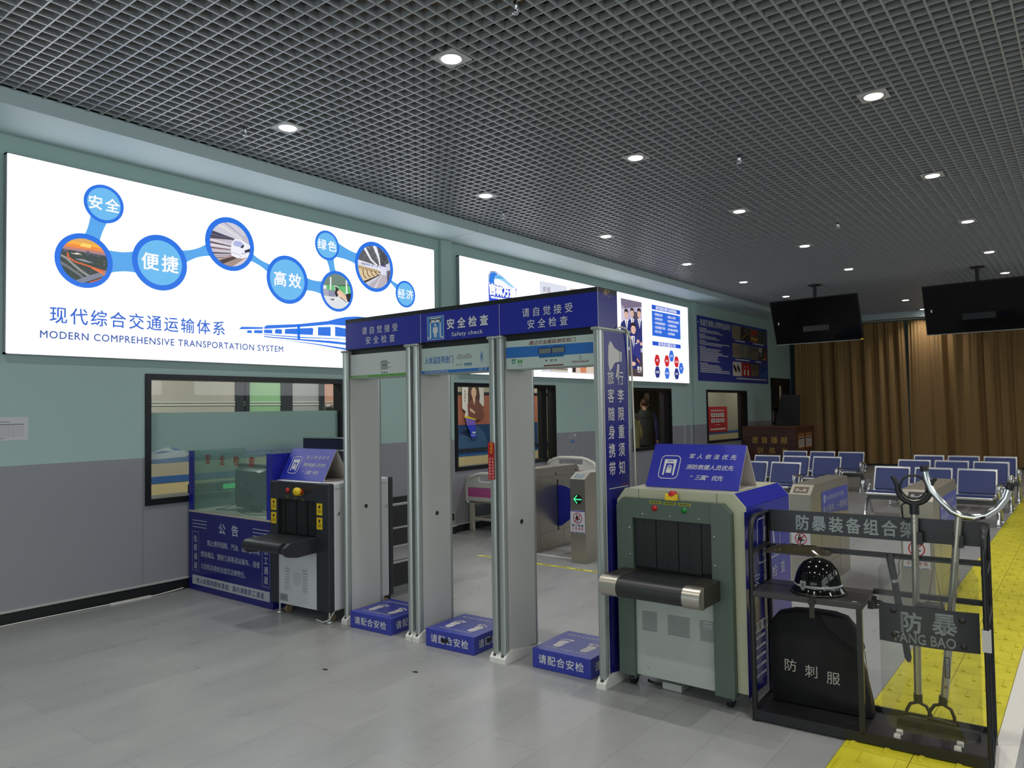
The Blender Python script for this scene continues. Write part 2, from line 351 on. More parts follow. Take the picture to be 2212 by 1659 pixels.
# ------------------------------------------------------------------ ceiling: open cell grid, dark void and slab above
GRID = M('grid_strip_grey', (176,179,181), .36, .45)
b = MB(GRID); gx0, gx1, gy0, gy1 = -6.092, XR, Y0, 21.3; z0, z1 = ZC, ZC+.05
x = -1.012-.1*50
while x < gx1:
    b.box(x-.005, gy0, z0, x+.005, gy1, z1); x += .1
y = 1.985-.1*51
while y < gy1:
    b.box(gx0, y-.005, z0+.0005, gx1, y+.005, z1-.0005); y += .1
struct(b.build('ceiling'))
SLAB = M('slab_plaster', (168,142,104), .8); noisy(SLAB, (60,52,44), (190,160,116), .9, 3)
b = MB(SLAB); b.box(XW-.1, Y0-.1, ZT, XR+.1, Y1+.1, ZT+.1); struct(b.build('ceiling_slab'))
DUCT = M('duct_dark', (30,34,48), .6)
b = MB(DUCT); b.box(-6.0, 7.16, ZC+.058, XR, 7.55, ZC+.32); struct(b.build('ceiling_beam'), 'dark beam across the void above the ceiling grid')
for x0, x1 in ((-5.6,-5.2), (-2.2,-1.9), (1.2,1.5)):
    b = MB(DUCT); b.box(x0, Y0, ZT-.42, x1, Y1, ZT-.1); struct(b.build('ceiling_beam'), 'dark duct in the void above the ceiling grid')
for yy in (3.0, 4.6, 11.0, 15.0):
    b = MB(DUCT); b.box(-6.0, yy, ZT-.3, XR, yy+.3, ZT); struct(b.build('ceiling_beam'), 'dark cross beam in the void above the ceiling grid')

# ------------------------------------------------------------------ downlights
DISC = M('lamp_disc', (255,252,246), .5, emit=9)
def downlight(): 
    t = thing('ceiling_downlight', 'x', 'ceiling light')
    p = MB(PALE); p.box(-.1, -.1, -.004, .1, .1, .004); p.build('trim_plate', t, False)
    q = MB(DISC); q.lathe([(0,0), (.064,0), (.068,.004), (.068,.012)], (0,0,-.0085), 24); q.build('lamp_disc', t, False)
    g = MB(ALU); g.lathe([(.068,-.005), (.076,-.007), (.08,-.004)], (0,0,0), 24); g.build('bezel_ring', t, False)
    return t
rowname = {-5.2: 'row nearest the lit signs', -3.33: 'middle row', -1.25: 'row over the yellow strip'}
cnt = {}; proto = None
ords = ['closest to the camera','second from the camera','third from the camera','fourth from the camera','fifth from the camera','sixth from the camera','seventh from the camera','last of the row']
for x, y in sorted(LAMPS, key=lambda q: q[1]):
    k = min(rowname, key=lambda q: abs(q-x)); i = cnt.get(k, 0); cnt[k] = i+1
    lab = 'lit round downlight on a square plate, %s, %s' % (rowname[k], ords[i])
    if proto is None: proto = downlight(); o = proto
    else: o = dup(proto, (0,0,0))
    o.location = (x, y, ZC-.002); o['label'] = lab; o['group'] = 'downlights in the ceiling grid'
# sprinklers
def sprinkler():
    t = thing('sprinkler_head', 'x', 'sprinkler')
    p = MB(CHROME); p.cyl((0,0,-.02), (0,0,.3), .011, n=10); p.build('pipe', t, False)
    q = MB(CHROME); q.lathe([(0,-.075), (.02,-.072), (.022,-.066), (.005,-.06), (.005,-.045), (.016,-.03), (.016,-.015), (.01,0)], n=14)
    q.tube([(.016,0,-.022), (.02,0,-.045), (.006,0,-.064)], .003, n=6); q.tube([(-.016,0,-.022), (-.02,0,-.045), (-.006,0,-.064)], .003, n=6); q.build('nozzle', t, False)
    return t
SPR = [((-2.57,3.38), 'chrome sprinkler head hanging at the top edge of the picture'), ((-5.45,3.455), 'chrome sprinkler head beside the downlight over the train sign'), ((-2.57,6.835), 'chrome sprinkler head just under the dark beam'), ((-5.495,6.93), 'chrome sprinkler head near the soffit joint above the pilaster'), ((-2.557,10.23), 'chrome sprinkler head between the downlights before the screens')]
sp = None
for (x, y), lab in SPR:
    if sp is None: sp = sprinkler(); o = sp
    else: o = dup(sp, (0,0,0))
    o.location = (x, y, ZC); o['label'] = lab; o['group'] = 'sprinkler heads in the ceiling'
# ------------------------------------------------------------------ backlit signs on the left wall
XF = -6.709
def lit_panel(name, c, s=1.0):
    m = EM(c, s); m2 = m.copy(); m2.name = name; b = m2.node_tree.nodes['Principled BSDF']
    tc = N(m2, 'ShaderNodeTexCoord'); no = N(m2, 'ShaderNodeTexNoise', Scale=2.2, Detail=3, Roughness=.7); mr = N(m2, 'ShaderNodeMapRange')
    mr.inputs[1].default_value = .3; mr.inputs[2].default_value = .7; mr.inputs[3].default_value = s*.9; mr.inputs[4].default_value = s*1.08
    LK(m2, tc, 'Object', no, 'Vector'); LK(m2, no, 0, mr, 0); LK(m2, mr, 0, b, 'Emission Strength'); return m2
LITW = lit_panel('lit_white_panel', (243,245,250), 1.35)
B1 = EM((28,112,228)); B2 = EM((104,186,240)); B3 = EM((84,166,236)); BT = EM((38,98,204)); WH = EM((250,251,255)); BT2 = EM((58,92,168))
def sign_box(label, y0, y1, z0, z1, group):
    t = thing('backlit_sign', label, 'lit sign', (XW, (y0+y1)/2, z0), 0, group)
    f = MB(M('sign_edge_aluminium', (168,170,172), .35, .6)); e = .014
    for a in ((y0,z0,y1,z0+e), (y0,z1-e,y1,z1), (y0,z0,y0+e,z1), (y1-e,z0,y1,z1)): f.box(XW+.0005, a[0], a[1], XF-.0005, a[2], a[3])
    f.build('frame', t); p = MB(LITW); p.box(XW+.02, y0+.006, z0+.006, XF, y1-.006, z1-.006); p.build('lit_panel', t); return t
def wallface(mb, x=None, lift=.0015): return mb.face((XF if x is None else x, 0, 0), Y_, Z_, lift)
S1 = sign_box('long backlit white sign with blue circles, Chinese title and a train drawing', 2.146, 6.99, 2.122, 3.722, 'backlit signs on the wall')
CIR = [(2.883,3.46,.167,.028),(2.725,2.942,.232,.044),(3.377,3.02,.256,.05),(4.08,3.309,.267,.052),(4.746,3.039,.257,.042),(5.268,3.493,.167,.026),(5.403,2.992,.232,.036),(5.962,3.35,.30,.048),(6.466,3.08,.168,.026)]
g = wallface(MB())
def neck(a, b_, w0, w1, wm):                           # waisted link between two circles
    n = 14; pts = []; wd = []
    for i in range(n+1):
        t = i/n; pts.append((a[0]+(b_[0]-a[0])*t, a[1]+(b_[1]-a[1])*t)); q = (2*t-1)**2; e = w0 if t < .5 else w1; wd.append(wm+(e-wm)*q)
    g.strip(pts, wd, B3)
neck(CIR[0], CIR[1], .22, .34, .12); neck(CIR[1], CIR[2], .36, .4, .17); neck(CIR[2], CIR[3], .36, .4, .08); neck(CIR[3], CIR[4], .3, .36, .06)
neck(CIR[4], CIR[6], .4, .34, .12); neck(CIR[5], CIR[6], .24, .3, .08); neck(CIR[5], CIR[7], .26, .42, .12); neck(CIR[7], CIR[8], .3, .22, .04)
for i, (y, z, r, t) in enumerate(CIR):
    g.ring(y, z, r-t, r, B1, .001)
    if i in (0, 2, 4, 5, 8): g.disc(y, z, r-t*.98, B2, .0008)
def pl(pts, mat=B1): g.poly(pts, mat, .0008)
pl([(4.172,2.468),(4.2,2.496),(4.452,2.512),(4.44,2.492)]); pl([(4.263,2.437),(4.318,2.439),(4.317,2.468),(4.263,2.466)]); pl([(4.342,2.442),(4.44,2.446),(4.44,2.48),(4.342,2.472)])
pl([(4.455,2.493),(4.466,2.52),(4.492,2.535),(4.88,2.578),(4.88,2.545)]); pl([(4.88,2.545),(4.88,2.578),(5.267,2.643),(5.39,2.68),(5.516,2.711),(5.687,2.733),(5.9,2.735),(6.15,2.70),(6.4,2.60),(6.2,2.56),(5.9,2.585),(5.515,2.61),(5.3,2.606)])
pl([(4.457,2.451),(4.556,2.452),(4.556,2.493),(4.457,2.486)]); pl([(4.587,2.455),(4.673,2.456),(4.673,2.506),(4.6,2.502),(4.587,2.492)]); pl([(4.705,2.461),(5.066,2.472),(5.074,2.54),(5.06,2.552),(4.71,2.512)])
pl([(5.132,2.473),(5.309,2.477),(5.309,2.581),(5.134,2.566)]); pl([(5.368,2.48),(5.6,2.484),(5.6,2.575),(5.368,2.59)]); pl([(4.864,2.41),(4.9,2.41),(4.9,2.58),(4.864,2.576)])
g.strip([(4.455,2.436),(4.88,2.436),(5.3,2.45),(5.6,2.46)], [.009,.012,.01,.006], B1, .0008); g.strip([(4.455,2.414),(4.88,2.411),(5.3,2.41),(5.7,2.40)], [.011,.016,.028,.03], B1, .0009); g.strip([(4.69,2.395),(5.1,2.375),(5.5,2.345),(5.8,2.32)], [.003,.012,.022,.026], B1, .0009)
g.build('printed_graphic', S1)
def photo(i, fn):                                      # a little printed photograph clipped to its circle
    cy, cz, r, t = CIR[i]; r -= t*.9; mb = wallface(MB()); k = [0]
    def A(pts, c, s=1.0):
        k[0] += 1; q = clip([(cy+x*r, cz+z*r) for x, z in pts], cy, cz, r)
        if q: mb.poly(q, EM(c, s), .0004+.00004*k[0])
    def L(pts, wd, c):
        for p, q, a, b_ in zip(pts, pts[1:], wd, wd[1:]):
            dx, dz = q[0]-p[0], q[1]-p[1]; h = sqrt(dx*dx+dz*dz); nx, nz = -dz/h/2, dx/h/2
            A([(p[0]+nx*a, p[1]+nz*a), (p[0]-nx*a, p[1]-nz*a), (q[0]-nx*b_, q[1]-nz*b_), (q[0]+nx*b_, q[1]+nz*b_)], c)
    fn(A, L); mb.build('photo_print', S1)
def ph_road(A, L):
    for z0, z1, c in ((.8,1,(226,170,90)),(.66,.8,(250,176,60)),(.52,.66,(244,140,60)),(.4,.52,(190,130,120)),(.3,.4,(140,120,140))): A([(-1,z0),(1,z0),(1,z1),(-1,z1)], c)
    A([(-.2,.62),(.25,.6),(.3,.74),(-.1,.78)], (255,214,110)); A([(-1,-1),(1,-1),(1,.34),(-1,.4)], (58,70,66))
    for j in range(26):
        x = rnd.uniform(-1,1); z = rnd.uniform(.24,.4); A([(x,z),(x+.07,z),(x+.07,z+rnd.uniform(.03,.12)),(x,z+.06)], rnd.choice([(92,96,120),(110,108,130),(80,86,104)]))
    for j in range(60):
        x = rnd.uniform(-1,1); z = rnd.uniform(-.75,.28); d = rnd.uniform(.03,.09); A([(x,z),(x+d,z),(x+d,z+d*.6),(x,z+d*.5)], rnd.choice([(44,60,48),(70,84,70),(84,92,88),(52,66,44),(120,120,112)]))
    A([(-.55,.24),(-.3,.3),(-.1,.26),(-.3,.22)], (226,214,196)); A([(-.4,.02),(.1,-.06),(.4,-.05),(-.1,.06)], (150,156,166))
    L([(-.95,.1),(-.72,.0),(-.5,-.2),(-.1,-.5),(.3,-.72)], [.1,.1,.1,.1,.1], (150,150,148)); L([(-.7,.25),(-.66,.05),(-.4,-.1),(.1,-.2),(.6,-.33),(1,-.4)], [.08,.08,.07,.07,.09,.12], (214,104,56)); L([(-1,-.2),(-.7,-.35),(-.2,-.65),(.1,-.9)], [.12,.12,.1,.1], (116,118,124))
    L([(-.3,-1),(.2,-.75),(.7,-.52),(1,-.4)], [.2,.22,.2,.2], (128,132,150)); L([(.3,-.28),(1,-.55)], [.06,.1], (235,120,70)); L([(.2,-.95),(.95,-.6)], [.05,.06], (196,86,60))
def ph_train(A, L):
    A([(-1,-1),(1,-1),(1,1),(-1,1)], (196,190,204)); A([(-1,.1),(.5,.25),(.2,.45),(-1,.75)], (84,74,86)); A([(-1,.5),(.4,.25),(1,.75),(1,1),(-1,1)], (206,204,218)); L([(-.9,.95),(.6,.3)], [.12,.04], (232,224,224)); L([(-.3,.95),(.7,.4)], [.05,.02], (150,146,166))
    for j, z in enumerate((.36,.3,.24,.18)): L([(-1,z+.08),(.2,.2+j*.01)], [.05,.02], [(60,66,96),(40,42,66),(120,120,150),(52,50,66)][j])
    for j in range(9):
        z = .06-j*.12; L([(-1,z),(.2,-.02-j*.075)], [.07,.03], [(226,220,226),(88,60,66),(236,230,232),(120,86,86),(204,196,200),(60,44,50),(170,160,166),(140,110,100),(96,84,80)][j])
    A([(-1,-1),(1,-1),(1,-.3),(0,-.5)], (166,142,134)); L([(-.6,-.95),(.6,-.4)], [.2,.1], (72,58,54)); A([(.1,-1),(1,-.35),(1,-1)], (214,206,214))
    A([(.02,-.3),(.06,.05),(.22,.28),(.5,.3),(1,.1),(1,-.4),(.62,-.56),(.3,-.58),(.06,-.5)], (240,240,248)); A([(.12,.05),(.24,.2),(.5,.22),(.66,.1),(.5,-.06),(.2,-.04)], (176,184,226)); A([(.5,-.06),(.66,.1),(.7,.02),(.6,-.1)], (34,36,60)); A([(.7,-.18),(1,-.04),(1,-.2),(.74,-.28)], (44,46,72)); L([(.05,-.36),(.4,-.4),(.55,-.5)], [.02,.02,.02], (170,172,196)); L([(.55,-.35),(.8,-.3)], [.03,.02], (90,110,190))
def ph_hand(A, L):
    A([(-1,-1),(1,-1),(1,1),(-1,1)], (226,228,230)); A([(-1,.25),(1,.42),(1,1),(-1,1)], (112,134,122)); A([(-1,-.3),(1,-.3),(1,.42),(-1,.25)], (98,186,112)); A([(.1,.3),(1,.42),(1,.5),(0,.36)], (60,110,74))
    A([(-.5,0),(-.42,0),(-.4,.75),(-.5,.75)], (236,240,240)); A([(.62,-.1),(.74,-.1),(.72,.85),(.62,.85)], (232,238,238)); A([(-1,-.35),(.1,-.3),(.1,.0),(-1,.05)], (168,170,186)); A([(-.6,-.35),(-.15,-.33),(-.15,0),(-.6,.02)], (140,142,170)); A([(-.96,.05),(-.75,.05),(-.75,.24),(-.96,.24)], (238,240,240)); A([(-.2,.1),(.04,.08),(.06,.28),(-.2,.3)], (240,240,240)); A([(-.16,.13),(.0,.12),(.02,.25),(-.16,.26)], (52,70,60))
    A([(-.1,.12),(.02,.2),(.2,.1),(.1,-.2),(-.06,-.34),(-.18,-.12)], (34,32,36)); A([(.12,.14),(.55,-.1),(.74,-.34),(.5,-.5),(.2,-.36),(.0,-.1)], (232,190,164)); 
    for j in range(4): L([(.02+j*.11,.0-j*.08),(.14+j*.1,-.28-j*.06)], [.09,.07], (244,208,182))
    A([(.6,-.1),(1,.0),(1,-.6),(.72,-.5)], (30,28,32)); A([(-1,-.36),(.4,-.4),(1,-.6),(1,-1),(-1,-1)], (222,226,230)); A([(-.55,-.48),(-.2,-.45),(-.28,-.56)], (70,70,74)); L([(.2,-.3),(.66,-.56)], [.05,.03], (24,24,28))
def ph_seat(A, L):
    A([(-1,-1),(1,-1),(1,1),(-1,1)], (206,206,222)); A([(-1,.2),(.5,0),(.9,.4),(.6,1),(-1,1)], (92,92,98)); L([(-.7,.95),(-.2,.3),(.3,.02)], [.16,.1,.05], (240,242,250)); L([(.0,1),(.25,.5),(.36,.05)], [.22,.12,.06], (236,238,248)); A([(.4,.05),(.9,.3),(.75,.9),(.3,1)], (70,70,78))
    for j in range(40):
        x, z = rnd.uniform(-.7,.9), rnd.uniform(.25,.9); A([(x,z),(x+.03,z),(x+.03,z+.03),(x,z+.03)], (206,204,200))
    A([(-1,-.08),(.4,-.14),(.4,.06),(-1,.2)], (226,228,240)); 
    for j in range(14): x = -.95+j*.1; A([(x,.0),(x+.05,0),(x+.05,.09),(x,.1)], rnd.choice([(90,110,190),(60,60,80),(200,200,220)]))
    A([(-1,-.35),(.3,-.28),(.3,-.14),(-1,-.04)], (196,172,130))
    for j in range(9): x = -.95+j*.13; L([(x,-.3),(x+.02,-.08)], [.02,.02], (120,92,60))
    A([(-1,-.9),(-.6,-.86),(.4,-.28),(-1,-.2)], (222,198,156))
    for j in range(5): x = -.72+j*.24; z = -.2-.0*j; L([(x,-.2),(x+.06,-.5+j*.07),(x+.22,-.6+j*.08)], [.04,.04,.04], (36,32,34))
    L([(-.7,-.82),(.38,-.3)], [.1,.03], (40,36,38)); A([(-.5,-1),(.42,-.3),(.72,-.3),(.8,-1)], (186,178,186)); L([(.0,-1),(.42,-.35)], [.1,.02], (222,216,222)); A([(.36,-.32),(.7,-.3),(.68,.14),(.38,.16)], (220,220,240)); A([(.38,.1),(.7,.08),(.7,.14),(.38,.16)], (60,60,130)); A([(.74,-.5),(1,-.4),(1,.0),(.74,-.1)], (120,116,140)); L([(.78,-.7),(.9,-.1)], [.08,.05], (60,54,70))
photo(1, ph_road); photo(3, ph_train); photo(6, ph_hand); photo(7, ph_seat)
t = wallface(MB())
for (i, s, h) in ((0,'安全',.125),(2,'便捷',.165),(4,'高效',.165),(5,'绿色',.125),(8,'经济',.125)): t.mk('circle_lettering').row(s, CIR[i][0]-h*1.02, CIR[i][0]+h*1.02, CIR[i][1], h, WH, .02, l=.001)
t.mk('title_lettering').row('现代综合交通运输体系', 2.462, 4.022, 2.462, .148, BT, .017, wd=.142); t.mk('subtitle_lettering').text('MODERN COMPREHENSIVE TRANSPORTATION SYSTEM', 2.392, 2.265, 4.685, 2.326, BT2, .022, spacing=1.12)
t.build('lettering', S1)

S2 = sign_box('backlit white sign with a wave logo, crew poster and hexagon chart', 7.47, 14.67, 2.116, 3.727, 'backlit signs on the wall')
g = wallface(MB(), -6.709); NB = EM((44,70,190)); ROY = EM((30,84,206))
out = [(8.075,3.44),(8.085,3.53),(8.14,3.6),(8.235,3.612),(8.33,3.585),(8.5,3.515),(8.72,3.44),(8.745,3.41),(8.7,3.385),(8.55,3.42),(8.4,3.475),(8.28,3.475),(8.245,3.43),(8.26,3.395),(8.2,3.39)]
g.poly(out, EM((52,84,160))); cx, cz = 8.35, 3.49
g.poly([(cx+(a-cx)*.965+.001, cz+(b_-cz)*.9) for a, b_ in out], WH, .0003); g.poly([(8.095,3.45),(8.105,3.53),(8.15,3.585),(8.23,3.595),(8.3,3.575),(8.245,3.54),(8.21,3.48),(8.215,3.42),(8.15,3.40)], EM((40,124,226)), .0006)
g.poly([(8.225,3.5),(8.26,3.55),(8.33,3.57),(8.45,3.53),(8.42,3.505),(8.3,3.51)], EM((96,180,240)), .0007); g.poly([(8.3,3.512),(8.45,3.53),(8.69,3.43),(8.7,3.405),(8.6,3.43),(8.42,3.49)], EM((150,212,246)), .0008)
g.poly([(8.09,3.1),(8.72,3.1),(8.73,3.41),(8.08,3.42)], EM((40,76,214)), .0004)
g.mk('panel_print').rect(9.326,2.2,10.082,3.615, EM((222,225,238)), 0); g.rect(10.168,2.2,10.93,3.612, EM((232,222,220)), 0); g.rect(9.36,2.22,10.06,2.9, EM((150,140,132)), .0004)
g.poly([(9.6,2.22),(10.06,2.22),(10.06,2.31),(9.6,2.34)], EM((196,184,166)), .0006); g.rect(9.7,2.3,10.05,2.32, EM((236,226,210)), .0007); g.rect(9.36,2.22,9.58,2.4, EM((206,204,216)), .0008); g.rect(9.66,2.25,10.06,2.27, EM((110,100,92)), .0008)
g.rect(10.2,2.22,10.9,2.9, EM((214,196,178)), .0004); g.poly([(10.2,2.22),(10.3,2.22),(10.32,2.6),(10.2,2.6)], EM((50,40,40)), .0006); g.poly([(10.33,2.6),(10.4,2.3),(10.62,2.3),(10.68,2.6)], EM((44,34,36)), .0006); g.rect(10.44,2.22,10.62,2.31, EM((206,130,90)), .0007)
g.build('printed_graphic', S2)
# crew poster inside the sign
c = wallface(MB(), -6.709); a0, a1, z0, z1 = 11.836, 12.625, 2.206, 3.62
def C(pts, col, l): c.poly([(a0+x*(a1-a0), z0+y*(z1-z0)) for x, y in pts], EM(col), l)
def E(x, y, rx, ry, col, l): c.poly([(a0+(x+rx*cos(2*pi*i/20))*(a1-a0), z0+(y+ry*sin(2*pi*i/20))*(z1-z0)) for i in range(20)], EM(col), l)
C([(0,0),(1,0),(1,1),(0,1)], (186,176,206), .0002); C([(0,.86),(.25,.88),(1,.94),(1,1),(0,1)], (120,108,132), .0003); C([(0,.6),(.18,.62),(.14,.9),(0,.92)], (206,200,220), .0003); C([(.55,.7),(.85,.72),(.85,.85),(.55,.86)], (76,70,92), .0003)
C([(0,0),(1,0),(1,.32),(.6,.36),(0,.32)], (74,60,64), .0004)
for x, y, s, l in ((.24,.80,1,.0006), (.52,.83,.95,.0006), (.86,.84,1.05,.0007)):
    C([(x-.3*s,.38),(x-.27*s,y-.13),(x-.1*s,y-.075),(x+.1*s,y-.075),(x+.27*s,y-.13),(x+.3*s,.38)] if x < .8 else [(x-.3,.38),(x-.27,y-.13),(x-.1,y-.075),(1,y-.09),(1,.38)], (40,46,112), l)
    C([(x-.09,y-.07),(x+.09,y-.07),(x+.02,y-.2)], (236,236,244), l+.0002); C([(x-.012,y-.08),(x+.02,y-.08),(x+.015,y-.19)], (40,34,44), l+.0003); E(x, y, .085*s, .06*s, (226,182,160), l+.0003); C([(x-.09*s,y+.012),(x-.08*s,y+.06*s),(x,y+.075*s),(x+.08*s,y+.06*s),(x+.09*s,y+.012),(x+.04,y+.035),(x-.04,y+.035)], (38,32,36), l+.0004)
    for e in (-.035, .035): E(x+e*s, y+.004, .011, .005, (52,38,40), l+.0005)
    C([(x-.025,y-.032),(x+.025,y-.032),(x+.018,y-.037),(x-.018,y-.037)], (170,96,90), l+.0005)
C([(.34,.16),(.38,.42),(.46,.52),(.8,.5),(.9,.42),(.9,.2),(.7,.1),(.4,.1)], (46,50,128), .0012); C([(.46,.53),(.62,.53),(.6,.42),(.55,.36)], (240,240,246), .0014); C([(.53,.52),(.57,.52),(.57,.38),(.54,.37)], (60,48,50), .0015)
E(.56,.625,.115,.068,(232,190,166),.0016); C([(.44,.63),(.45,.69),(.56,.715),(.67,.69),(.68,.63),(.62,.665),(.5,.665)], (36,30,34), .0018)
for e in (-.045, .045): E(.56+e,.632,.014,.006,(46,34,36),.002)
C([(.53,.588),(.59,.588),(.58,.581),(.54,.581)], (168,96,90), .002); C([(.555,.625),(.575,.605),(.55,.602)], (206,156,134), .002); C([(.66,.44),(.74,.45),(.74,.435),(.66,.425)], (236,236,240), .0015); E(.42,.5,.05,.022,(228,186,164),.0018); E(.78,.47,.07,.022,(226,182,160),.0018); E(.93,.44,.06,.024,(226,182,160),.0018)
C([(.5,.3),(.75,.26),(.84,.12),(.6,.1),(.42,.2)], (34,38,102), .0016); C([(.7,.235),(.83,.19),(.83,.2),(.71,.247)], (230,170,60), .0018); C([(.7,.22),(.83,.175),(.83,.185),(.71,.232)], (220,120,50), .0018); E(.52,.165,.12,.028,(230,188,166),.0018)
c.mk('crew_lettering').rect(a0+.56, z0+.11, a0+.575, z0+.12, WH, .002); c.row('安全', a0+.565, a0+.735, z0+.155, .082, WH, .03, l=.002); c.text('SAFETY', a0+.575, z0+.075, a0+.725, z0+.1, WH, .01, l=.002)
c.build('crew_photo_print', S2)
q = wallface(MB(), -6.709); HX = [((13.215,2.543),(204,30,40)),((13.214,2.314),(30,44,128)),((13.635,2.549),(204,30,40)),((13.633,2.303),(52,112,222)),((13.844,2.657),(52,112,222)),((14.069,2.548),(204,30,40)),((14.064,2.303),(30,44,128)),((14.28,2.423),(52,112,222))]
HW = [(13.441,2.655),(13.009,2.421),(13.439,2.437),(13.851,2.427)]
def hexp(y, z, a=.122, h=.112): return [(y-a,z),(y-a*.5,z+h),(y+a*.5,z+h),(y+a,z),(y+a*.5,z-h),(y-a*.5,z-h)]
q.rect(13.034,3.532,14.293,3.625, ROY); q.rect(13.03,3.018,14.287,3.508, EM((40,104,220))); q.rect(13.025,2.83,14.285,2.912, ROY)
for ((y, z), cc), s in zip(HX, ('地铁','站务服务','安检员','客户服务','客运员','列车司机','乘务员','护卫')): q.poly(hexp(y, z), EM(cc), .0004); q.row(s, y-.023*len(s), y+.023*len(s), z, .05, WH, 0, l=.001)
for y, z in HW: q.strip(hexp(y, z), .003, EM((206,210,216)), .0004, True); q.row('服务', y-.06, y+.06, z, .05, EM((120,124,130)), 0, l=.001)
q.mk('chart_lettering').row('城市轨道交通行业培训体系', 13.2, 14.13, 3.578, .076, WH, .02, l=.0006); q.row('城市轨道交通就业方向', 13.28, 14.04, 2.871, .07, WH, .02, l=.0006)
for i, s in enumerate(('管理岗位培训','业务岗位培训','法务经营管理培训','业务技能能力培训','新员工培训')):
    z = 3.445-.084*i; q.disc(13.13, z, .008, WH, .0006, 10); q.row(s, 13.16, 13.16+.054*len(s), z, .058, WH, .004, l=.0006)
for i, s in enumerate(('国际化人才培训','轨道交通行业培训体系','公司绩效提升能力','数字化能力提升服务','社区实践培训')):
    z = 3.44-.084*i; q.disc(13.69, z, .008, WH, .0006, 10); q.row(s, 13.72, 13.72+.05*len(s), z, .056, WH, .004, l=.0006)
q.mk('panel_lettering').row('启程', 9.41, 9.61, 3.5, .095, EM((90,92,104)), 0, l=.001)
LT = EM((36,76,208)); q.mk('logo_lettering')
for s, y in zip('吉林万通', (8.17,8.325,8.48,8.64)): q.ch(s, y, 3.345, .16, .165, WH, .07, l=.001); q.ch(s, y, 3.345, .15, .155, LT, .006, l=.0016)
q.lines(8.13, 3.215, .5, .03, WH, .3, .001); q.build('lettering', S2)

# ------------------------------------------------------------------ blue prohibited-items poster
ps = thing('wall_poster', 'dark blue poster of prohibited items with twelve photos beside the door', 'poster', (XW, 17.4, 2.192))
p = MB(M('poster_blue', (40,58,148), .22)); p.box(XW, 15.22, 2.192, XW+.004, 19.65, 3.628); p.build('backing', ps)
p = MB().face((XW+.004,0,0), Y_, Z_, .001); PW = M('poster_white', (200,204,210), .4)
p.mk('title_lettering').row('轨道交通禁止携带物品案例', 15.4, 17.12, 3.488, .155, PW, .02, wd=.142); p.rect(15.27,3.47,15.33,3.49,PW)
z = 3.345; p.mk('body_lettering')
for blk in (3, 3, 3, 9, 6):
    for j in range(blk):
        p.lines(15.34 if j == 0 else 15.36, z, rnd.uniform(.9, 1.7) if j else rnd.uniform(.3,.6), .022, PW); z -= .038
    z -= .022; p.mk('body_lettering')
for y, zz, n in ((17.4,3.19,5),(18.6,3.185,6),(17.4,2.735,7),(18.75,2.73,3),(17.45,2.278,16)): p.mk('caption_lettering').lines(y, zz, n*.13, .032, PW, .12)
p.build('lettering', ps)
def pic(y0, y1, z0, z1, base, items):
    m_ = MB().face((XW+.004,0,0), Y_, Z_, .0008); m_.rect(y0, z0, y1, z1, M('pic_%d_%d_%d' % base, base, .35))
    for x0, a0_, x1, a1_, w_, c_ in items: m_.strip([(y0+x0*(y1-y0), z0+a0_*(z1-z0)), (y0+x1*(y1-y0), z0+a1_*(z1-z0))], w_*(z1-z0), M('pic_%d_%d_%d' % c_, c_, .35), .0006)
    m_.build('photo_print', ps)
dk, tan_, sil = (28,28,30), (176,140,88), (150,152,150)
pic(17.24,17.78,3.245,3.565,(160,140,110),[(.1+.16*i,.1,.16+.16*i,.92,.09,dk if i%2 else sil) for i in range(6)]); pic(17.8,18.38,3.245,3.565,(44,38,34),[(.1,.1,.8,.6,.08,tan_),(.5,.9,.95,.5,.06,sil),(.3,.6,.6,.95,.06,sil)])
pic(18.4,18.98,3.23,3.565,(120,84,50),[(.2,.7,.8,.75,.3,(180,40,30)),(.1,.3,.9,.25,.2,(190,160,70)),(.5,.5,.7,.5,.2,(60,80,120))]); pic(19.0,19.6,3.23,3.565,(70,84,82),[(.35,.1,.6,.9,.14,dk),(.5,.6,.9,.7,.06,(90,90,80))])
pic(17.23,17.78,2.8,3.136,(166,150,126),[(.05+.18*i,.1,.2+.18*i,.9,.08,dk) for i in range(5)]); pic(17.8,18.38,2.8,3.136,(112,116,104),[(.2,.1,.4,.9,.08,sil),(.5,.2,.5,.9,.1,(196,190,160)),(.7,.1,.9,.6,.08,(120,60,40))])
pic(18.4,18.98,2.79,3.13,(104,104,96),[(.15+.17*i,.1,.15+.17*i,.65,.05,tan_) for i in range(5)]+[(.15+.17*i,.65,.15+.17*i,.9,.08,dk) for i in range(5)]); pic(19.0,19.6,2.79,3.13,(60,64,66),[(.0,.8,.4,.8,.36,(190,190,186)),(.7,.6,.95,.2,.2,(180,60,40)),(.5,.1,.9,.2,.12,(190,150,60)),(.1,.4,.4,.4,.2,(120,124,120))])
pic(17.22,17.78,2.35,2.69,(214,206,194),[(.1,.75,.4,.3,.3,dk),(.5,.7,.8,.35,.3,(40,40,46))]); pic(17.8,18.38,2.35,2.69,(168,30,32),[(.3,.1,.3,.5,.3,(216,206,200)),(.7,.1,.7,.5,.3,(216,206,200)),(.3,.6,.3,.8,.08,(216,206,200)),(.7,.6,.7,.8,.08,(216,206,200))])
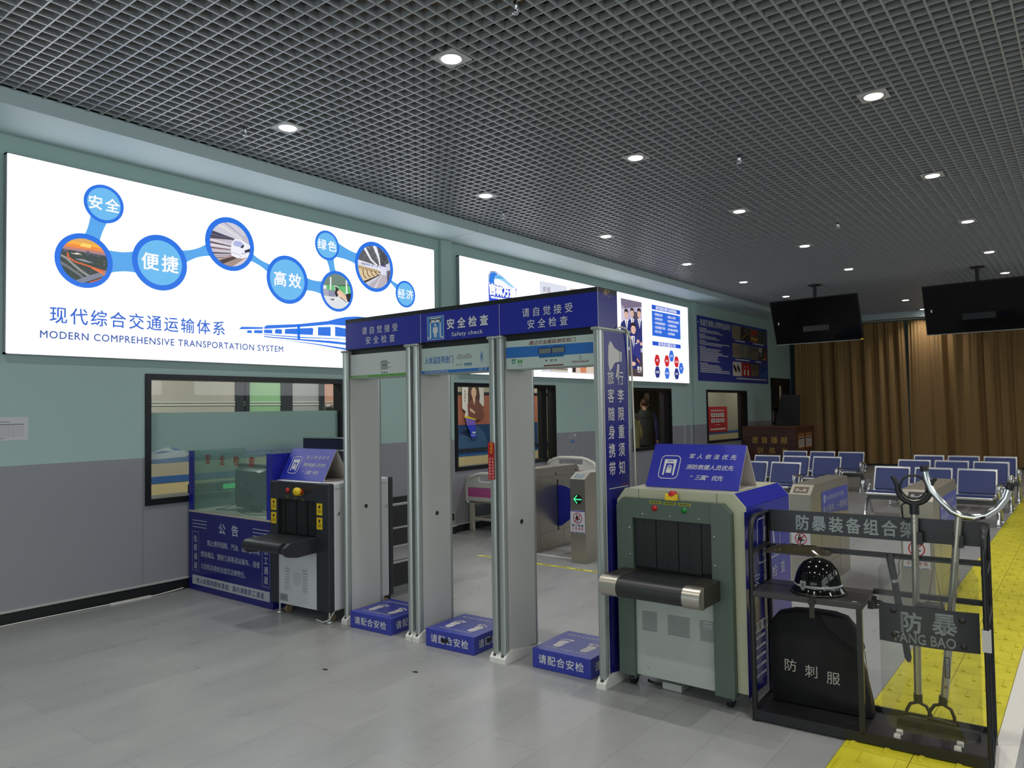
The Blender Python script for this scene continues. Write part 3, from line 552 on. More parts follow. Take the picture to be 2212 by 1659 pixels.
pic(18.4,18.98,2.35,2.69,(44,42,40),[(.1+.2*i,.05,.1+.2*i,.95,.06,(196,186,160)) for i in range(5)]+[(.2+.2*i,.1,.2+.2*i,.5,.07,(180,130,60)) for i in range(4)]); pic(19.0,19.6,2.35,2.69,(28,66,140),[(.2,.05,.2,.7,.22,(40,110,190)),(.55,.05,.55,.7,.22,(40,110,190)),(.85,.05,.85,.7,.2,(40,110,190)),(.2,.4,.2,.6,.14,(210,214,216)),(.55,.5,.55,.7,.14,(210,214,216))])
# notice sheet at the picture's left edge, wall socket, cable conduits
nt = thing('notice_sheet', 'white printed table taped to the teal wall left of the office window', 'paper', (XW, 2.1, 1.44))
p = MB(M('paper_white', (206,206,208), .6)); p.box(XW, 1.86, 1.443, XW+.002, 2.33, 1.626); p.build('paper', nt)
p = MB().face((XW+.002,0,0), Y_, Z_, .0006); INK = M('print_grey', (128,130,134), .6); p.rect(1.9,1.565,2.3,1.57,M('print_dark', (60,62,68), .6)); p.lines(2.0,1.585,.2,.006,INK)
for i in range(14): p.rect(1.9,1.47+i*.0064,2.295,1.4708+i*.0064,INK)
for y in (1.95,2.03,2.1,2.19,2.22,2.295): p.rect(y,1.468,y+.001,1.565,INK)
p.lines(1.95,1.455,.22,.006,INK); p.build('printed_table', nt)
for y, lab in ((14.5,'thin white cable conduit running up the wall left of the teal pilaster'), (14.83,'pale cable conduit on the wall close against the teal pilaster')):
    p = MB(M('conduit_white', (186,200,200), .5)); p.box(XW, y-.012, .11, XW+.014, y+.012, 2.1 if y < 14.6 else 3.6); tag(p.build('cable_conduit'), lab, 'conduit')
p = MB(BLACK, PALE); p.box(XW+.05, 7.2, .175, XW+.058, 7.31, .27, BLACK); p.box(XW+.0505, 7.19, .165, XW+.055, 7.32, .28, PALE); tag(p.build('wall_socket'), 'black wall socket low on the grey pilaster beside the bed', 'socket')
# ------------------------------------------------------------------ windows and door of the left wall
for i, (y0, y1) in enumerate(WIN):
    f = MB(FRAME); a, d = .05, .02
    for q in ((y0,WZ0,y1,WZ0+.056), (y0,WZ1-.053,y1,WZ1), (y0,WZ0+.056,y0+a,WZ1-.053), (y1-a,WZ0+.056,y1,WZ1-.053)): f.box(XW-.12, q[0], q[1], XW+d, q[2], q[3])
    if i == 1: f.box(XW-.1, y1-.34, WZ0+.056, XW-.02, y1-.2, WZ1-.053)
    if i == 2: f.box(XW-.1, y1-.3, WZ0+.056, XW-.01, y1-.05, WZ1-.053)
    if i == 3: f.box(XW-.1, y1-.34, WZ0+.056, XW-.02, y1-.05, WZ1-.053)
    o = struct(f.build('window_%d' % (i+1)))
    g = MB(GLASS); g.add([(XW-.05,y0+a,WZ0+.056),(XW-.05,y1-a,WZ0+.056),(XW-.05,y1-a,WZ1-.053),(XW-.05,y0+a,WZ1-.053)],[(0,1,2,3)]); g.build('window_pane', o)
    if i == 0:
        g = MB(FILM); g.box(XW-.0495, y0+a, 1.176, XW-.0485, y1-a, 1.646); g.build('frosted_film', o)
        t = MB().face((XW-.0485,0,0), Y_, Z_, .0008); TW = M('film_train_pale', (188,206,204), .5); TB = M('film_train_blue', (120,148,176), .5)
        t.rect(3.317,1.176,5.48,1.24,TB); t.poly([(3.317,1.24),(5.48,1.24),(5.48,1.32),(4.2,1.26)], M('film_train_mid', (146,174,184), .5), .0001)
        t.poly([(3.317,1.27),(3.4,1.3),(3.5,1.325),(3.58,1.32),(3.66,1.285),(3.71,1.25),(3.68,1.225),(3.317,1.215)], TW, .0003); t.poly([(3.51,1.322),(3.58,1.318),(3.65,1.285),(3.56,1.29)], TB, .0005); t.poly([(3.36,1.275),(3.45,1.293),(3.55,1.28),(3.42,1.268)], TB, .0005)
        t.text('MODERN ZHUTONG MODERN', 4.3, 1.2, 5.3, 1.23, TW, 0, .0003); t.build('film_print_reflection', o)  # the words stand in for a reflected sign; the train is print
f = MB(BLACK); y0, y1, zt = DR
f.box(XW-.1, y0, 0, XW+.02, y0+.05, zt); f.box(XW-.1, y1-.05, 0, XW+.02, y1, zt); f.box(XW-.1, y0, zt-.2, XW+.02, y1, zt)
f.box(XW-.06, y0+.28, 0, XW-.01, y0+.72, zt-.2); f.box(XW-.06, y0+1.0, 0, XW-.01, y1, zt-.2); f.box(XW-.06, y0, 1.48, XW-.01, y1, 1.56); f.box(XW-.06, y0, 0, XW-.01, y1, .9); f.box(XW-.06, y0, 1.16, XW-.01, y0+.3, 1.19)
d = struct(f.build('door_1')); g = MB(GLASS); g.add([(XW-.037,y0+.05,.9),(XW-.037,y1-.05,.9),(XW-.037,y1-.05,zt-.2),(XW-.037,y0+.05,zt-.2)],[(0,1,2,3)]); g.build('door_pane', d)
g = MB(M('door_notice', (176,170,180), .6)); g.box(XW-.034, y0+.07, 1.2, XW-.03, y0+.26, 1.47); g.build('notice_paper', d)
# ------------------------------------------------------------------ office behind the glass
XB = -9.3
OFF = M('office_wall_beige', (176,166,146), .6); STRIPE = M('office_blue_stripe', (52,96,158), .5); LOW = M('office_wall_cream', (206,184,140), .6); DKF = M('office_frame_dark', (40,41,48), .4)
b = MB(OFF, STRIPE, LOW, DKF)
b.box(XB-.1, 2.2, .852, XB, 26, 3.1, OFF); b.box(XB-.1, 2.2, .766, XB+.004, 26, .852, STRIPE); b.box(XB-.1, 2.2, 0, XB, 26, .766, LOW)
for y0, y1, c in ((2.2,5.72,(172,166,156)),(5.93,6.442,(132,170,128)),(6.635,7.116,(150,148,150)),(7.212,7.519,(206,150,130))): b.box(XB, y0, 1.5, XB+.01, y1, 2.6, M('office_panel_%d_%d_%d' % c, c, .6))
for y0, y1 in ((5.72,5.85),(5.87,5.93),(6.442,6.635),(7.116,7.212),(7.519,7.7)): b.box(XB, y0, 1.5, XB+.03, y1, 2.6, DKF)
for z in (1.79, 1.752): b.box(XB+.012, 2.2, z-.012, XB+.02, 7.7, z+.004, M('office_rail_pale', (190,190,186), .4))
b.box(XB, 9.6, 1.924, XB+.03, 14, 1.97, DKF); b.box(XB, 9.6, 1.356, XB+.01, 12.75, 1.924, M('office_panel_terracotta', (168,98,78), .5)); b.box(XB, 9.6, .908, XB+.01, 12.75, 1.356, M('office_mural_navy', (38,66,108), .4)); b.box(XB, 9.6, .857, XB+.03, 14, .905, DKF)
m_ = MB().face((XB+.011,0,0), Y_, Z_); MN = M('office_mural_blue', (62,92,132), .4); m_.poly([(10.2,1.08),(10.5,1.33),(10.8,1.33),(11.0,1.2),(11.1,1.0),(11.05,.91),(10.2,.91)], MN); m_.poly([(10.3,1.2),(10.6,1.12),(10.8,1.1),(10.7,1.2),(10.5,1.28)], M('office_mural_deep', (26,44,74), .4), .0005)
struct(b.build('wall_office')); struct(m_.build('wall_office_mural'), 'navy train mural on the office wall')
b = MB(M('office_ceiling_white', (190,188,182), .7)); b.box(-9.5, 2.2, 3.0, XW-.12, 26, 3.1); struct(b.build('ceiling_office'))
b = MB(OFF); b.box(-9.5, 2.1, 0, XW-.12, 2.2, 3.1); b.box(-9.5, 26, 0, XW-.12, 26.1, 3.1); struct(b.build('wall_office_end'))
pw = thing('standing_poster', 'poster of a long-haired woman in a brown suit with crossed arms behind the middle window', 'poster', (XB+.04, 10.65, 1.1))
p = MB(M('poster_sheet', (216,208,204), .5)).face((XB+.05,0,0), Y_, Z_, 0); p.prism([(10.342,1.66),(10.342,2.2),(10.96,2.2),(10.96,1.72),(10.83,1.66),(10.6,1.42),(10.4,1.5),(10.44,1.6)], (XB+.05,0,0), Y_, Z_, (-.012,0,0)); p.build('sheet', pw)
p = MB().face((XB+.05,0,0), Y_, Z_, .001); SK = M('poster_skin', (226,180,150), .5); SU = M('poster_suit', (120,70,60), .5)
p.poly([(10.5,1.95),(10.52,2.12),(10.6,2.18),(10.74,2.18),(10.8,2.1),(10.84,1.9),(10.82,1.76),(10.5,1.76)], M('poster_hair', (84,48,42), .5)); p.poly([(10.48,1.74),(10.58,1.83),(10.76,1.83),(10.9,1.72),(10.96,1.52),(10.9,1.46),(10.6,1.42),(10.5,1.5)], SU, .0006)
p.disc(10.665,1.96,.075,SK,.001,20,.1); p.poly([(10.62,1.9),(10.71,1.9),(10.7,1.8),(10.675,1.72),(10.64,1.8)], SK, .0008); p.poly([(10.54,1.67),(10.62,1.64),(10.7,1.58),(10.68,1.56),(10.56,1.61)], SK, .0012)
for e in (-.03,.03): p.disc(10.665+e,1.975,.012,M('poster_eye', (60,36,34), .5),.0014,10,.005)
p.poly([(10.64,1.91),(10.69,1.91),(10.675,1.9),(10.655,1.9)], M('poster_lip', (176,80,76), .5), .0014)
p.poly([(10.39,1.49),(10.4,1.53),(10.72,1.46),(10.72,1.44)], YEL, .001); p.poly([(10.41,1.485),(10.7,1.44),(10.7,1.34),(10.46,1.34)], M('poster_violet', (124,96,190), .5), .0008); p.poly([(10.46,1.345),(10.7,1.345),(10.71,1.1),(10.58,1.1),(10.53,1.24)], M('poster_royal', (52,66,206), .4), .0008); p.rect(10.61,1.19,10.7,1.22,WHITE,.0014); p.lines(10.56,1.15,.14,.012,WHITE,.3,.0014); p.col('真诚服务', 10.41, 2.0, 1.78, .05, SU, 0, l=.0006)
p.build('portrait_print', pw)
rp = thing('red_notice_poster', 'red poster with six white pictograms seen through the far window', 'poster', (XB+.01, 22.3, .826))
p = MB(M('poster_red', (182,30,40), .4)); p.box(XB+.005, 21.5, .826, XB+.012, 23.08, 1.62); p.build('backing', rp)
p = MB().face((XB+.012,0,0), Y_, Z_, .001); p.row('消防器材使用方法', 21.78, 22.83, 1.5, .07, LET, .01, wd=.13)
for r_ in range(2):
    for c_ in range(3):
        y, z = 21.8+c_*.36, 1.3-r_*.17; p.rect(y, z, y+.3, z+.115, LET); p.strip([(y+.06,z+.03),(y+.15,z+.08),(y+.24,z+.04)], .03, BLACK, .0005)
p.rect(21.72,.9,22.9,.945,LET); p.lines(22.1,1.05,.4,.015,LET); p.build('pictograms', rp)
b = MB(M('office_curtain_dark', (46,42,38), .8)); n = 46
pts = [(16.3+i*.09, -9.05+.035*sin(i*1.9)) for i in range(n+1)]
def sheet(mb, pts, z0, z1, mat=None):
    k = len(pts); vs = [(x, y, z) for z in (z0, z1) for y, x in pts]; mb.add(vs, [(i, i+1, k+i+1, k+i) for i in range(k-1)], mat, True)
sheet(b, [q for q in pts if q[0] < 17.86], .05, 2.9); tag(b.build('dark_curtain'), 'dark curtain left of the bright gap, behind the person in the window', 'curtain', 'dark curtains in the office')
b = MB(MATS['office_curtain_dark']); sheet(b, [q for q in pts if q[0] > 17.9], .05, 2.9); tag(b.build('dark_curtain'), 'dark curtain right of the bright gap, behind the person in the window', 'curtain', 'dark curtains in the office')
b = MB(M('daylight_gap', (255,252,240), .5, emit=1.6)); b.box(XB+.02, 17.6, .6, XB+.03, 18.2, 2.8); struct(b.build('window_5'), 'bright outside window behind the dark office curtains')
b = MB(M('sign_tan', (188,156,112), .6)); b.lathe([(0,0),(.12,0),(.12,.015),(0,.015)], (-8.98,17.05,1.885), 24, ax=(1,0,0)); tag(b.build('round_sign'), 'round tan sign on the dark curtain beside the standing person', 'sign')
b = MB(MATS['sign_tan']); b.box(-8.99, 16.72, 1.5, -8.975, 16.95, 1.78); tag(b.build('paper_notice'), 'tan paper notice on the dark curtain below the round sign', 'paper')
b = MB(BLACK); b.box(-7.2, 3.9, .84, -7.05, 4.5, .93, bev=.01); q = M('exit_green_light', (80,240,130), .5, emit=.5); b.box(-7.051, 4.2, .86, -7.047, 4.36, .91, q); tag(b.build('display_strip'), 'small black display with a green light low in the near office window', 'display')
b = MB(M('office_shelf', (70,70,74), .5)); b.box(-7.3, 3.4, .78, -6.95, 5.4, .84); b.box(-7.3, 3.4, 0, -7.25, 5.4, .78); b.box(-7.0, 3.4, 0, -6.95, 5.4, .78); tag(b.build('office_ledge'), 'dark ledge inside the near office window', 'ledge')

# ------------------------------------------------------------------ people in the office
def skin(name, joints, bones, root, lv=2):
    me = bpy.data.meshes.new(name); me.from_pydata([j[0] for j in joints], bones, []); o = bpy.data.objects.new(name, me); COL.objects.link(o)
    md = o.modifiers.new('skin', 'SKIN'); md.use_smooth_shade = True
    for i, j in enumerate(joints): d = me.skin_vertices[0].data[i]; d.radius = (j[1], j[2] if len(j) > 2 else j[1]); d.use_root = (i == root)
    s2 = o.modifiers.new('sub', 'SUBSURF'); s2.levels = lv; s2.render_levels = lv
    dg = bpy.context.evaluated_depsgraph_get(); m2 = bpy.data.meshes.new_from_object(o.evaluated_get(dg)); bpy.data.objects.remove(o)
    for p_ in m2.polygons: p_.use_smooth = True
    return m2
SKIN = M('skin_tone', (206,160,132), .5); HAIR = M('hair_dark', (40,28,24), .5)
def person(label, loc, rz, H, coat, pants, hair, hood=True, arms=((.0,0),(.0,0)), sleeve=None):
    k = H/1.75; t = thing('person', label, 'person', loc, rz)
    J = [((0,0,.98),.135,.11), ((0,.0,1.16),.14,.105), ((0,.0,1.34),.165,.115), ((0,.0,1.46),.1,.085), ((0,.0,1.52),.052), ((0,-.01,1.57),.05), ((0,-.015,1.64),.078,.092), ((0,-.015,1.70),.07,.08)]
    Bn = [(0,1),(1,2),(2,3),(3,4),(4,5),(5,6),(6,7)]
    for s, (fx, fy) in ((-1, arms[0]), (1, arms[1])):
        i = len(J)
        J += [((s*.185,0,1.42),.07), ((s*.235,.02-fy*.3,1.16),.056), ((s*(.25-fx),.0-fy,.93+abs(fy)*.5),.043), ((s*(.25-fx),-.01-fy*1.1,.88+abs(fy)*.5),.03,.036)]
        Bn += [(2,i),(i,i+1),(i+1,i+2),(i+2,i+3)]
        for f in range(4): J.append(((s*(.25-fx)+(f-1.5)*.0, -.045-fy*1.1+f*.024, .785+abs(fy)*.5+(.012 if f in (0,3) else 0)), .0095)); Bn.append((i+3, len(J)-1))
        J.append(((s*(.25-fx)-s*.03, -.06-fy*1.1, .84+abs(fy)*.5), .011)); Bn.append((i+3, len(J)-1))
        i = len(J); J += [((s*.095,0,.9),.1), ((s*.105,-.01,.5),.066), ((s*.11,.02,.1),.046), ((s*.115,-.1,.045),.045,.035), ((s*.115,-.16,.035),.035,.03)]; Bn += [(0,i),(i,i+1),(i+1,i+2),(i+2,i+3),(i+3,i+4)]
    J = [((a[0][0]*k, a[0][1]*k, a[0][2]*k), *[r_*k for r_ in a[1:]]) for a in J]
    me = skin('body', J, Bn, 0, 2); lo = min(v.co.z for v in me.vertices)
    for v in me.vertices: v.co.z -= lo
    for m_ in (SKIN, coat, pants, BLACK, sleeve or coat): me.materials.append(m_)
    for p_ in me.polygons:
        z = p_.center.z/k; x = abs(p_.center.x/k)
        p_.material_index = 0 if z > 1.5 or (x > .16 and z < .9+.5*max(abs(arms[0][1]), abs(arms[1][1]))) and z > .74 and x > .17 else (4 if p_.center.x < -.17*k and z > .8 else 1) if z > .84 or x > .17 and z > .8 else 3 if z < .1 else 2
    o = bpy.data.objects.new('body', me); COL.objects.link(o); o.parent = t
    h = MB(hair); h.sph((0,.012*k,(1.69)*k), .1*k, n=20, sc=(.86,1.0,.9)); h.build('hair', t, False)
    f = MB(SKIN, BLACK); f.sph((0,-.1*k,1.625*k), .016*k, SKIN, 10, (.8,1,1.3))
    for s in (-1, 1): f.sph((s*.078*k,0,1.635*k), .024*k, SKIN, 10, (.4,.8,1.2)); f.sph((s*.03*k,-.093*k,1.655*k), .009*k, BLACK, 8)
    f.tube([(-.022*k,-.096*k,1.585*k), (0,-.1*k,1.583*k), (.022*k,-.096*k,1.585*k)], .004*k, M('lip_tone', (150,84,76), .5), 6); f.build('face_features', t, False)
    if hood:
        c = MB(coat); c.lathe([(.16*k,1.36*k), (.165*k,1.42*k), (.125*k,1.5*k), (.1*k,1.53*k)], (0,.035*k,0), 20, sx=1.05, sy=.75); c.sph((0,.1*k,1.42*k), .1*k, n=16, sc=(1.1,.6,.8)); c.build('hood', t, False)
        c = MB(coat); c.lathe([(.2*k,.8*k), (.205*k,.86*k), (.19*k,1.05*k), (.2*k,1.25*k), (.195*k,1.36*k), (.15*k,1.45*k), (.1*k,1.5*k)], (0,0,0), 24, sx=1, sy=.72); c.build('jacket', t, False)
    return t
DKJ = M('jacket_charcoal', (34,34,36), .7); BLJ = M('jacket_navy_sleeve', (36,42,92), .6); OLV = M('jacket_olive', (150,132,88), .7); JEAN = M('trousers_dark', (30,30,36), .7)
person('person seen from behind in a hooded charcoal jacket, standing behind the third window', (-7.62,14.38,0), R(208), 1.80, DKJ, JEAN, M('hair_brown', (70,40,28), .5), sleeve=BLJ)
person('person in an olive padded jacket with a bent arm beside the charcoal jacket', (-7.45,13.42,0), R(212), 1.62, OLV, M('trousers_pale', (176,172,160), .7), HAIR, arms=((.12,.16),(.1,.14)))
person('person whose dark-haired head shows above the frosted film of the near window', (-7.8,6.12,0), R(40), 1.70, M('jacket_dark', (44,44,50), .7), JEAN, HAIR)
# ------------------------------------------------------------------ walk-through detector gates
GY = 3.775
def profile_post(mb, x, y, z0, z1, r=.027):           # fluted aluminium corner profile
    n = 20; pts = [((r*(1-.07*(i % 2)))*cos(2*pi*i/n), r*(1-.07*(i % 2))*sin(2*pi*i/n)) for i in range(n)]
    mb.prism([(x+a, y+b_) for a, b_ in pts], (0,0,z0), X_, Y_, (0,0,z1-z0))
def foot(mb, x, y0=3.735, y1=4.16):
    mb.prism([(y0,0),(y0,.03),(y0+.035,.062),(y0+.085,.075),(y1-.06,.035),(y1,.03),(y1,0)], (x-.031,0,0), Y_, Z_, (.062,0,0), WHITE)
    mb.cyl((x,y0+.012,.036), (x,y0+.03,.052), .012, BLACK, 12)
def gate(label, xl, xr, bar):
    t = thing('walk_through_gate', label, 'security gate', ((xl+xr)/2, 3.95, 0), 0, 'walk-through gates under the blue header')
    for x, s in ((xl, 1), (xr, -1)):
        p = MB(GATE); p.box(x-.022, GY+.02, .05, x+.022, 4.085, 2.085); 
        p.build('side_panel', t)
        f = MB(GATEP); profile_post(f, x, GY, .03, 2.085); profile_post(f, x, 4.1, .03, 2.085, .022); f.build('post', t)
        c = MB(GATEP); c.box(x-.032, GY-.031, 2.083, x+.032, 4.13, 2.103, bev=.008); c.build('post_cap', t)
        q = MB(WHITE, BLACK); foot(q, x); q.build('foot', t)
        if s == 1: k = MB(BLACK); k.cyl((x+.0215,3.945,.88), (x+.024,3.945,.88), .016); k.build('sensor_dot', t)
    k = MB(NAVY); k.box(xr+.022, GY+.03, .06, xr+.0245, 4.08, 2.08); k.build('side_banner', t)
    p = MB(bar); p.box(xl+.03, GY+.022, 1.884, xr-.03, 4.02, 2.066); p.build('crossbar', t)
    k = MB(BLACK); k.box(xl+.03, GY+.03, 2.066, xr-.03, 4.0, 2.104); k.build('top_spacer', t)
    return t
BARW = M('crossbar_white', (205,210,206), .4); BARG = M('crossbar_pale_teal', (186,202,196), .4)
LG = gate('leftmost walk-through gate with a green-edged white crossbar', -4.585, -3.882, BARW)
MG = gate('middle walk-through gate whose crossbar carries a thermometer and blue Chinese title', -3.812, -3.104, BARG)
RG = gate('rightmost walk-through gate with a blue display crossbar and a tall blue side banner', -3.04, -2.3, BARG)
FY = GY+.022
def front(mb, y, lift=.001): return mb.face((0,y,0), X_, Z_, lift)
g = front(MB(), FY); PG = M('print_green', (94,160,70), .4); GR = M('print_mid_grey', (150,156,156), .4); PB = M('print_sky_blue', (44,110,186), .35); TD = M('print_dark_grey', (70,76,76), .5)
g.rect(-4.555,1.885,-3.912,1.904,PG); g.text('WALK THROUGH METAL DETECTOR',-4.535,1.889,-4.36,1.9,WHITE,0,.0005); g.text('CE',-4.1,1.888,-4.07,1.901,M('print_dull_green', (70,120,60), .4),0,.0005)
for z0, z1 in ((1.972,2.0),(1.938,1.966)): g.rect(-4.208,z0,-4.137,z1,TD); g.rect(-4.206,z0+.002,-4.139,z1-.002,GR,.0004); g.lines(-4.196,z1+.002,.05,.003,TD); g.lines(-4.13,z0+.012,.025,.004,TD)
for i in range(6): g.rect(-4.222,1.938+i*.011,-4.217,1.943+i*.011,GR)
for i in range(3): g.disc(-4.195+i*.024,1.915,.007,M('print_dark_green', (46,84,52), .4),0,12)
g.build('printed_face', LG)
g = front(MB(), FY); g.rect(-3.782,1.885,-3.134,1.906,PB); g.text('WALK THROUGH METAL DETECTOR',-3.752,1.889,-3.525,1.902,LET,.006,.0005); g.text('CE',-3.245,1.888,-3.21,1.903,LET,.006,.0005); g.ring(-3.185,1.896,.004,.007,LET,.0005,12)
g.row('人体温度筛查门',-3.748,-3.474,1.978,.055,PB,.006,wd=.04)
for x0 in (-3.442,-3.372): g.rect(x0,1.974,x0+.064,2.0,GR); g.rect(x0+.003,1.977,x0+.061,1.997,M('print_light_grey', (164,170,170), .4),.0004); g.lines(x0+.015,2.004,.03,.003,TD)
for i in range(4): g.rect(-3.372+i*.0175,1.929,-3.36+i*.0175,1.944,M('print_teal_blue', (36,92,140), .4)); g.lines(-3.371+i*.0175,1.922,.009,.003,TD)
g.rect(-3.43,1.935,-3.385,1.938,TD); g.rect(-3.443,1.93,-3.437,1.94,M('print_dark_red', (130,30,30), .4))
g.rrect(-3.227,1.952,-3.209,2.012,.009,.003,PB); g.rect(-3.222,1.962,-3.214,1.998,PB,.0004); g.rect(-3.2195,1.938,-3.2165,1.952,PB)
g.build('printed_face', MG)
g = front(MB(), FY); DR_ = M('print_crimson', (120,26,30), .4); g.poly([(-3.01,1.956),(-2.33,1.951),(-2.33,2.018),(-3.01,2.026)],PB); g.row('通过式金属探测安检门',-2.822,-2.468,2.043,.029,DR_,.004,wd=.036,l=.0004,shear=.15)
g.rect(-2.75,1.967,-2.548,2.005,NAVY,.0005)
for x0 in (-2.744,-2.645):
    g.rect(x0,1.97,x0+.092,2.001,M('display_grey', (104,116,112), .3),.0009)
    for i in range(4):
        x = x0+.01+i*.021; SEG = M('display_segment', (150,162,152), .3)
        for a in ((x,1.976,x+.002,1.996),(x+.012,1.976,x+.014,1.996),(x,1.995,x+.014,1.997),(x,1.985,x+.014,1.987),(x,1.975,x+.014,1.977)): g.rect(*a,SEG,.0013)
g.lines(-2.73,2.007,.05,.003,NAVY); g.lines(-2.63,2.007,.06,.003,NAVY); g.rrect(-2.744,1.945,-2.557,1.957,.006,.003,M('print_teal_blue', (36,92,140), .4)); g.rect(-2.742,1.946,-2.559,1.956,M('print_mid_blue', (40,112,160), .4),.0003)
for i in range(7): g.disc(-2.733+i*.026,1.951,.003,NAVY,.0006,8)
for x in (-2.69,-2.653,-2.616): g.disc(x,1.926,.005,BLACK,0,12); g.lines(x-.007,1.917,.014,.002,TD)
g.ring(-2.637,1.926,.003,.006,BLACK,0,16); GRN = M('logo_green', (46,150,70), .4)
g.ring(-2.948,1.931,.008,.014,M('logo_teal', (40,130,110), .4),0,20); g.strip([(-2.965,1.938),(-2.95,1.945),(-2.93,1.944)],.004,GRN); g.row('掌盾',-2.918,-2.876,1.932,.022,GRN,.01,wd=.022); g.lines(-2.918,1.918,.042,.003,GRN,.1); g.text('ZD-A18',-2.915,1.9,-2.877,1.907,TD)
g.row('智慧安检设备品牌',-2.5,-2.38,1.906,.016,DR_,0,wd=.015,shear=.2); g.strip([(-2.447,1.92),(-2.445,1.93),(-2.44,1.942),(-2.437,1.942),(-2.436,1.933),(-2.426,1.931),(-2.427,1.92),(-2.44,1.918)],.002,DR_,0,True); g.lines(-2.71,1.889,.15,.008,DR_,.2)
g.build('printed_face', RG)
# tall blue banner on the outer side of the right gate
XB2 = -2.3+.0245
g = MB(BLUE).face((XB2,0,0), Y_, Z_, .001); LB = M('banner_lettering', (186,186,182), .5)
g.poly([(3.848,1.93),(3.852,1.99),(3.87,2.022),(3.885,2.02),(3.925,1.985),(3.985,1.965),(3.985,1.905),(3.925,1.895),(3.885,1.855),(3.862,1.845),(3.85,1.88)], LB); g.poly([(3.992,1.902),(4.01,1.906),(4.01,1.962),(3.992,1.966)], LB); g.poly([(3.955,1.888),(3.98,1.886),(3.972,1.84),(3.95,1.805),(3.932,1.81),(3.945,1.84)], LB)
for s, y in (('旅客随身携带', 3.872), ('行李限重须知', 3.987)): g.col(s, y, 1.845, 1.22, .088, LB, .014, wd=.078)
g.rect(3.83,1.142,4.06,1.147,LB); g.lines(3.98,1.155,.09,.006,M('banner_crimson', (110,24,60), .5)); g.build('banner_print', RG)
g = MB(M('cable_beige', (190,188,176), .5)); g.tube([(-2.29,3.98,2.104),(-2.275,4.0,2.118),(-2.262,4.05,2.11),(-2.255,4.085,2.05),(-2.258,4.1,1.9),(-2.258,4.12,1.3),(-2.258,4.13,.06)], .006, n=8); tag(g.build('power_cable'), 'beige power cable running down the edge of the blue side banner', 'cable')
# red sticker on the post
rs = thing('red_sticker', 'red sticker with yellow characters on the aluminium post beside the middle gate', 'sticker', (-3.104, 3.742, 1.17))
g = MB(RED); g.prism([(-.026,1.17),(-.026,1.405),(-.02,1.412),(.02,1.412),(.026,1.4),(.026,1.17)], (-3.106,GY-.0285,0), X_, Z_, (0,-.0012,0)); g.build('sheet', rs)
g = front(MB(), GY-.0297, .0006); g.col('测温区', -3.104, 1.408, 1.34, .021, YEL, .01); g.disc(-3.105,1.328,.006,BLACK,0,12); g.col('请将手腕或额头', -3.117, 1.31, 1.18, .015, LET, 0); g.col('对准此处测体温', -3.093, 1.31, 1.18, .015, LET, 0); g.build('lettering', rs)
# header sign on top of the gates
hd = thing('header_sign', 'long blue overhead sign with white Chinese lettering across the three gates', 'sign', (-3.44, 3.89, 2.104))
hx0, hx1, hy0, hy1, hz0, hz1 = -4.585, -2.293, 3.772, 4.0, 2.104, 2.342
g = MB(BLACKM); g.box(hx0, hy0, hz1-.03, hx1, hy1, hz1); g.box(hx0, hy0+.006, hz0, hx1-.006, hy1, hz0+.004); g.box(hx0, hy1-.004, hz0, hx1, hy1, hz1-.03); g.build('frame', hd)
for x0, x1 in ((hx0,-3.764),(-3.761,-3.043),(-3.04,hx1)): g = MB(BLUE); g.box(x0, hy0, hz0+.004, x1, hy0+.006, hz1-.03); g.build('front_panel', hd)
g = MB(NAVY); g.box(hx1-.006, hy0+.0065, hz0+.004, hx1, hy1-.004, hz1-.03); g.build('side_panel', hd); g = MB(NAVY); g.box(hx0, hy0+.0065, hz0+.004, hx0+.006, hy1-.004, hz1-.03); g.build('side_panel', hd)
g = MB(PALE); g.box(-3.764, hy0-.0008, hz0, -3.761, hy0+.004, hz1-.03); g.box(-3.043, hy0-.0008, hz0, -3.04, hy0+.004, hz1-.03); g.box(hx1-.001, hy0-.0008, hz0, hx1+.001, hy0+.002, hz1-.0); g.build('seam_strip', hd)
g = front(MB(), hy0); g.row('请自觉接受',-4.392,-3.998,2.24,.062,LET,.004,wd=.062); g.row('安全检查',-4.35,-4.03,2.164,.062,LET,.004,wd=.062); g.mk('lettering').row('请自觉接受',-2.854,-2.47,2.236,.062,LET,.004,wd=.062); g.row('安全检查',-2.814,-2.508,2.16,.062,LET,.004,wd=.062)
g.mk('lettering').row('安全检查',-3.508,-3.137,2.219,.076,LET,.024,wd=.076); g.text('Safety check',-3.463,2.123,-3.184,2.16,LET,.004,spacing=1.08)
g.mk('pictogram'); ICB = M('icon_sky_blue', (50,120,190), .35); a = (-3.697,2.119,-3.536,2.284); g.rect(*a,LET); g.rect(a[0]+.003,a[1]+.003,a[2]-.003,a[3]-.003,ICB,.0004)
g.strip([(-3.69,2.135),(-3.664,2.135),(-3.664,2.262),(-3.57,2.262),(-3.57,2.135),(-3.543,2.135)],.012,LET,.0008); g.rect(-3.668,2.24,-3.566,2.273,LET,.0008); g.disc(-3.617,2.257,.0085,ICB,.0012,16); g.disc(-3.617,2.222,.0095,LET,.0008,16)
g.poly([(-3.639,2.208),(-3.595,2.208),(-3.592,2.17),(-3.6,2.17),(-3.602,2.198),(-3.604,2.136),(-3.614,2.136),(-3.616,2.168),(-3.618,2.168),(-3.62,2.136),(-3.63,2.136),(-3.632,2.198),(-3.634,2.17),(-3.642,2.17)], LET, .0009); g.build('lettering', hd)
g = MB(M('glue_residue', (168,148,104), .8)).face((hx1,0,0), Y_, Z_, .001)
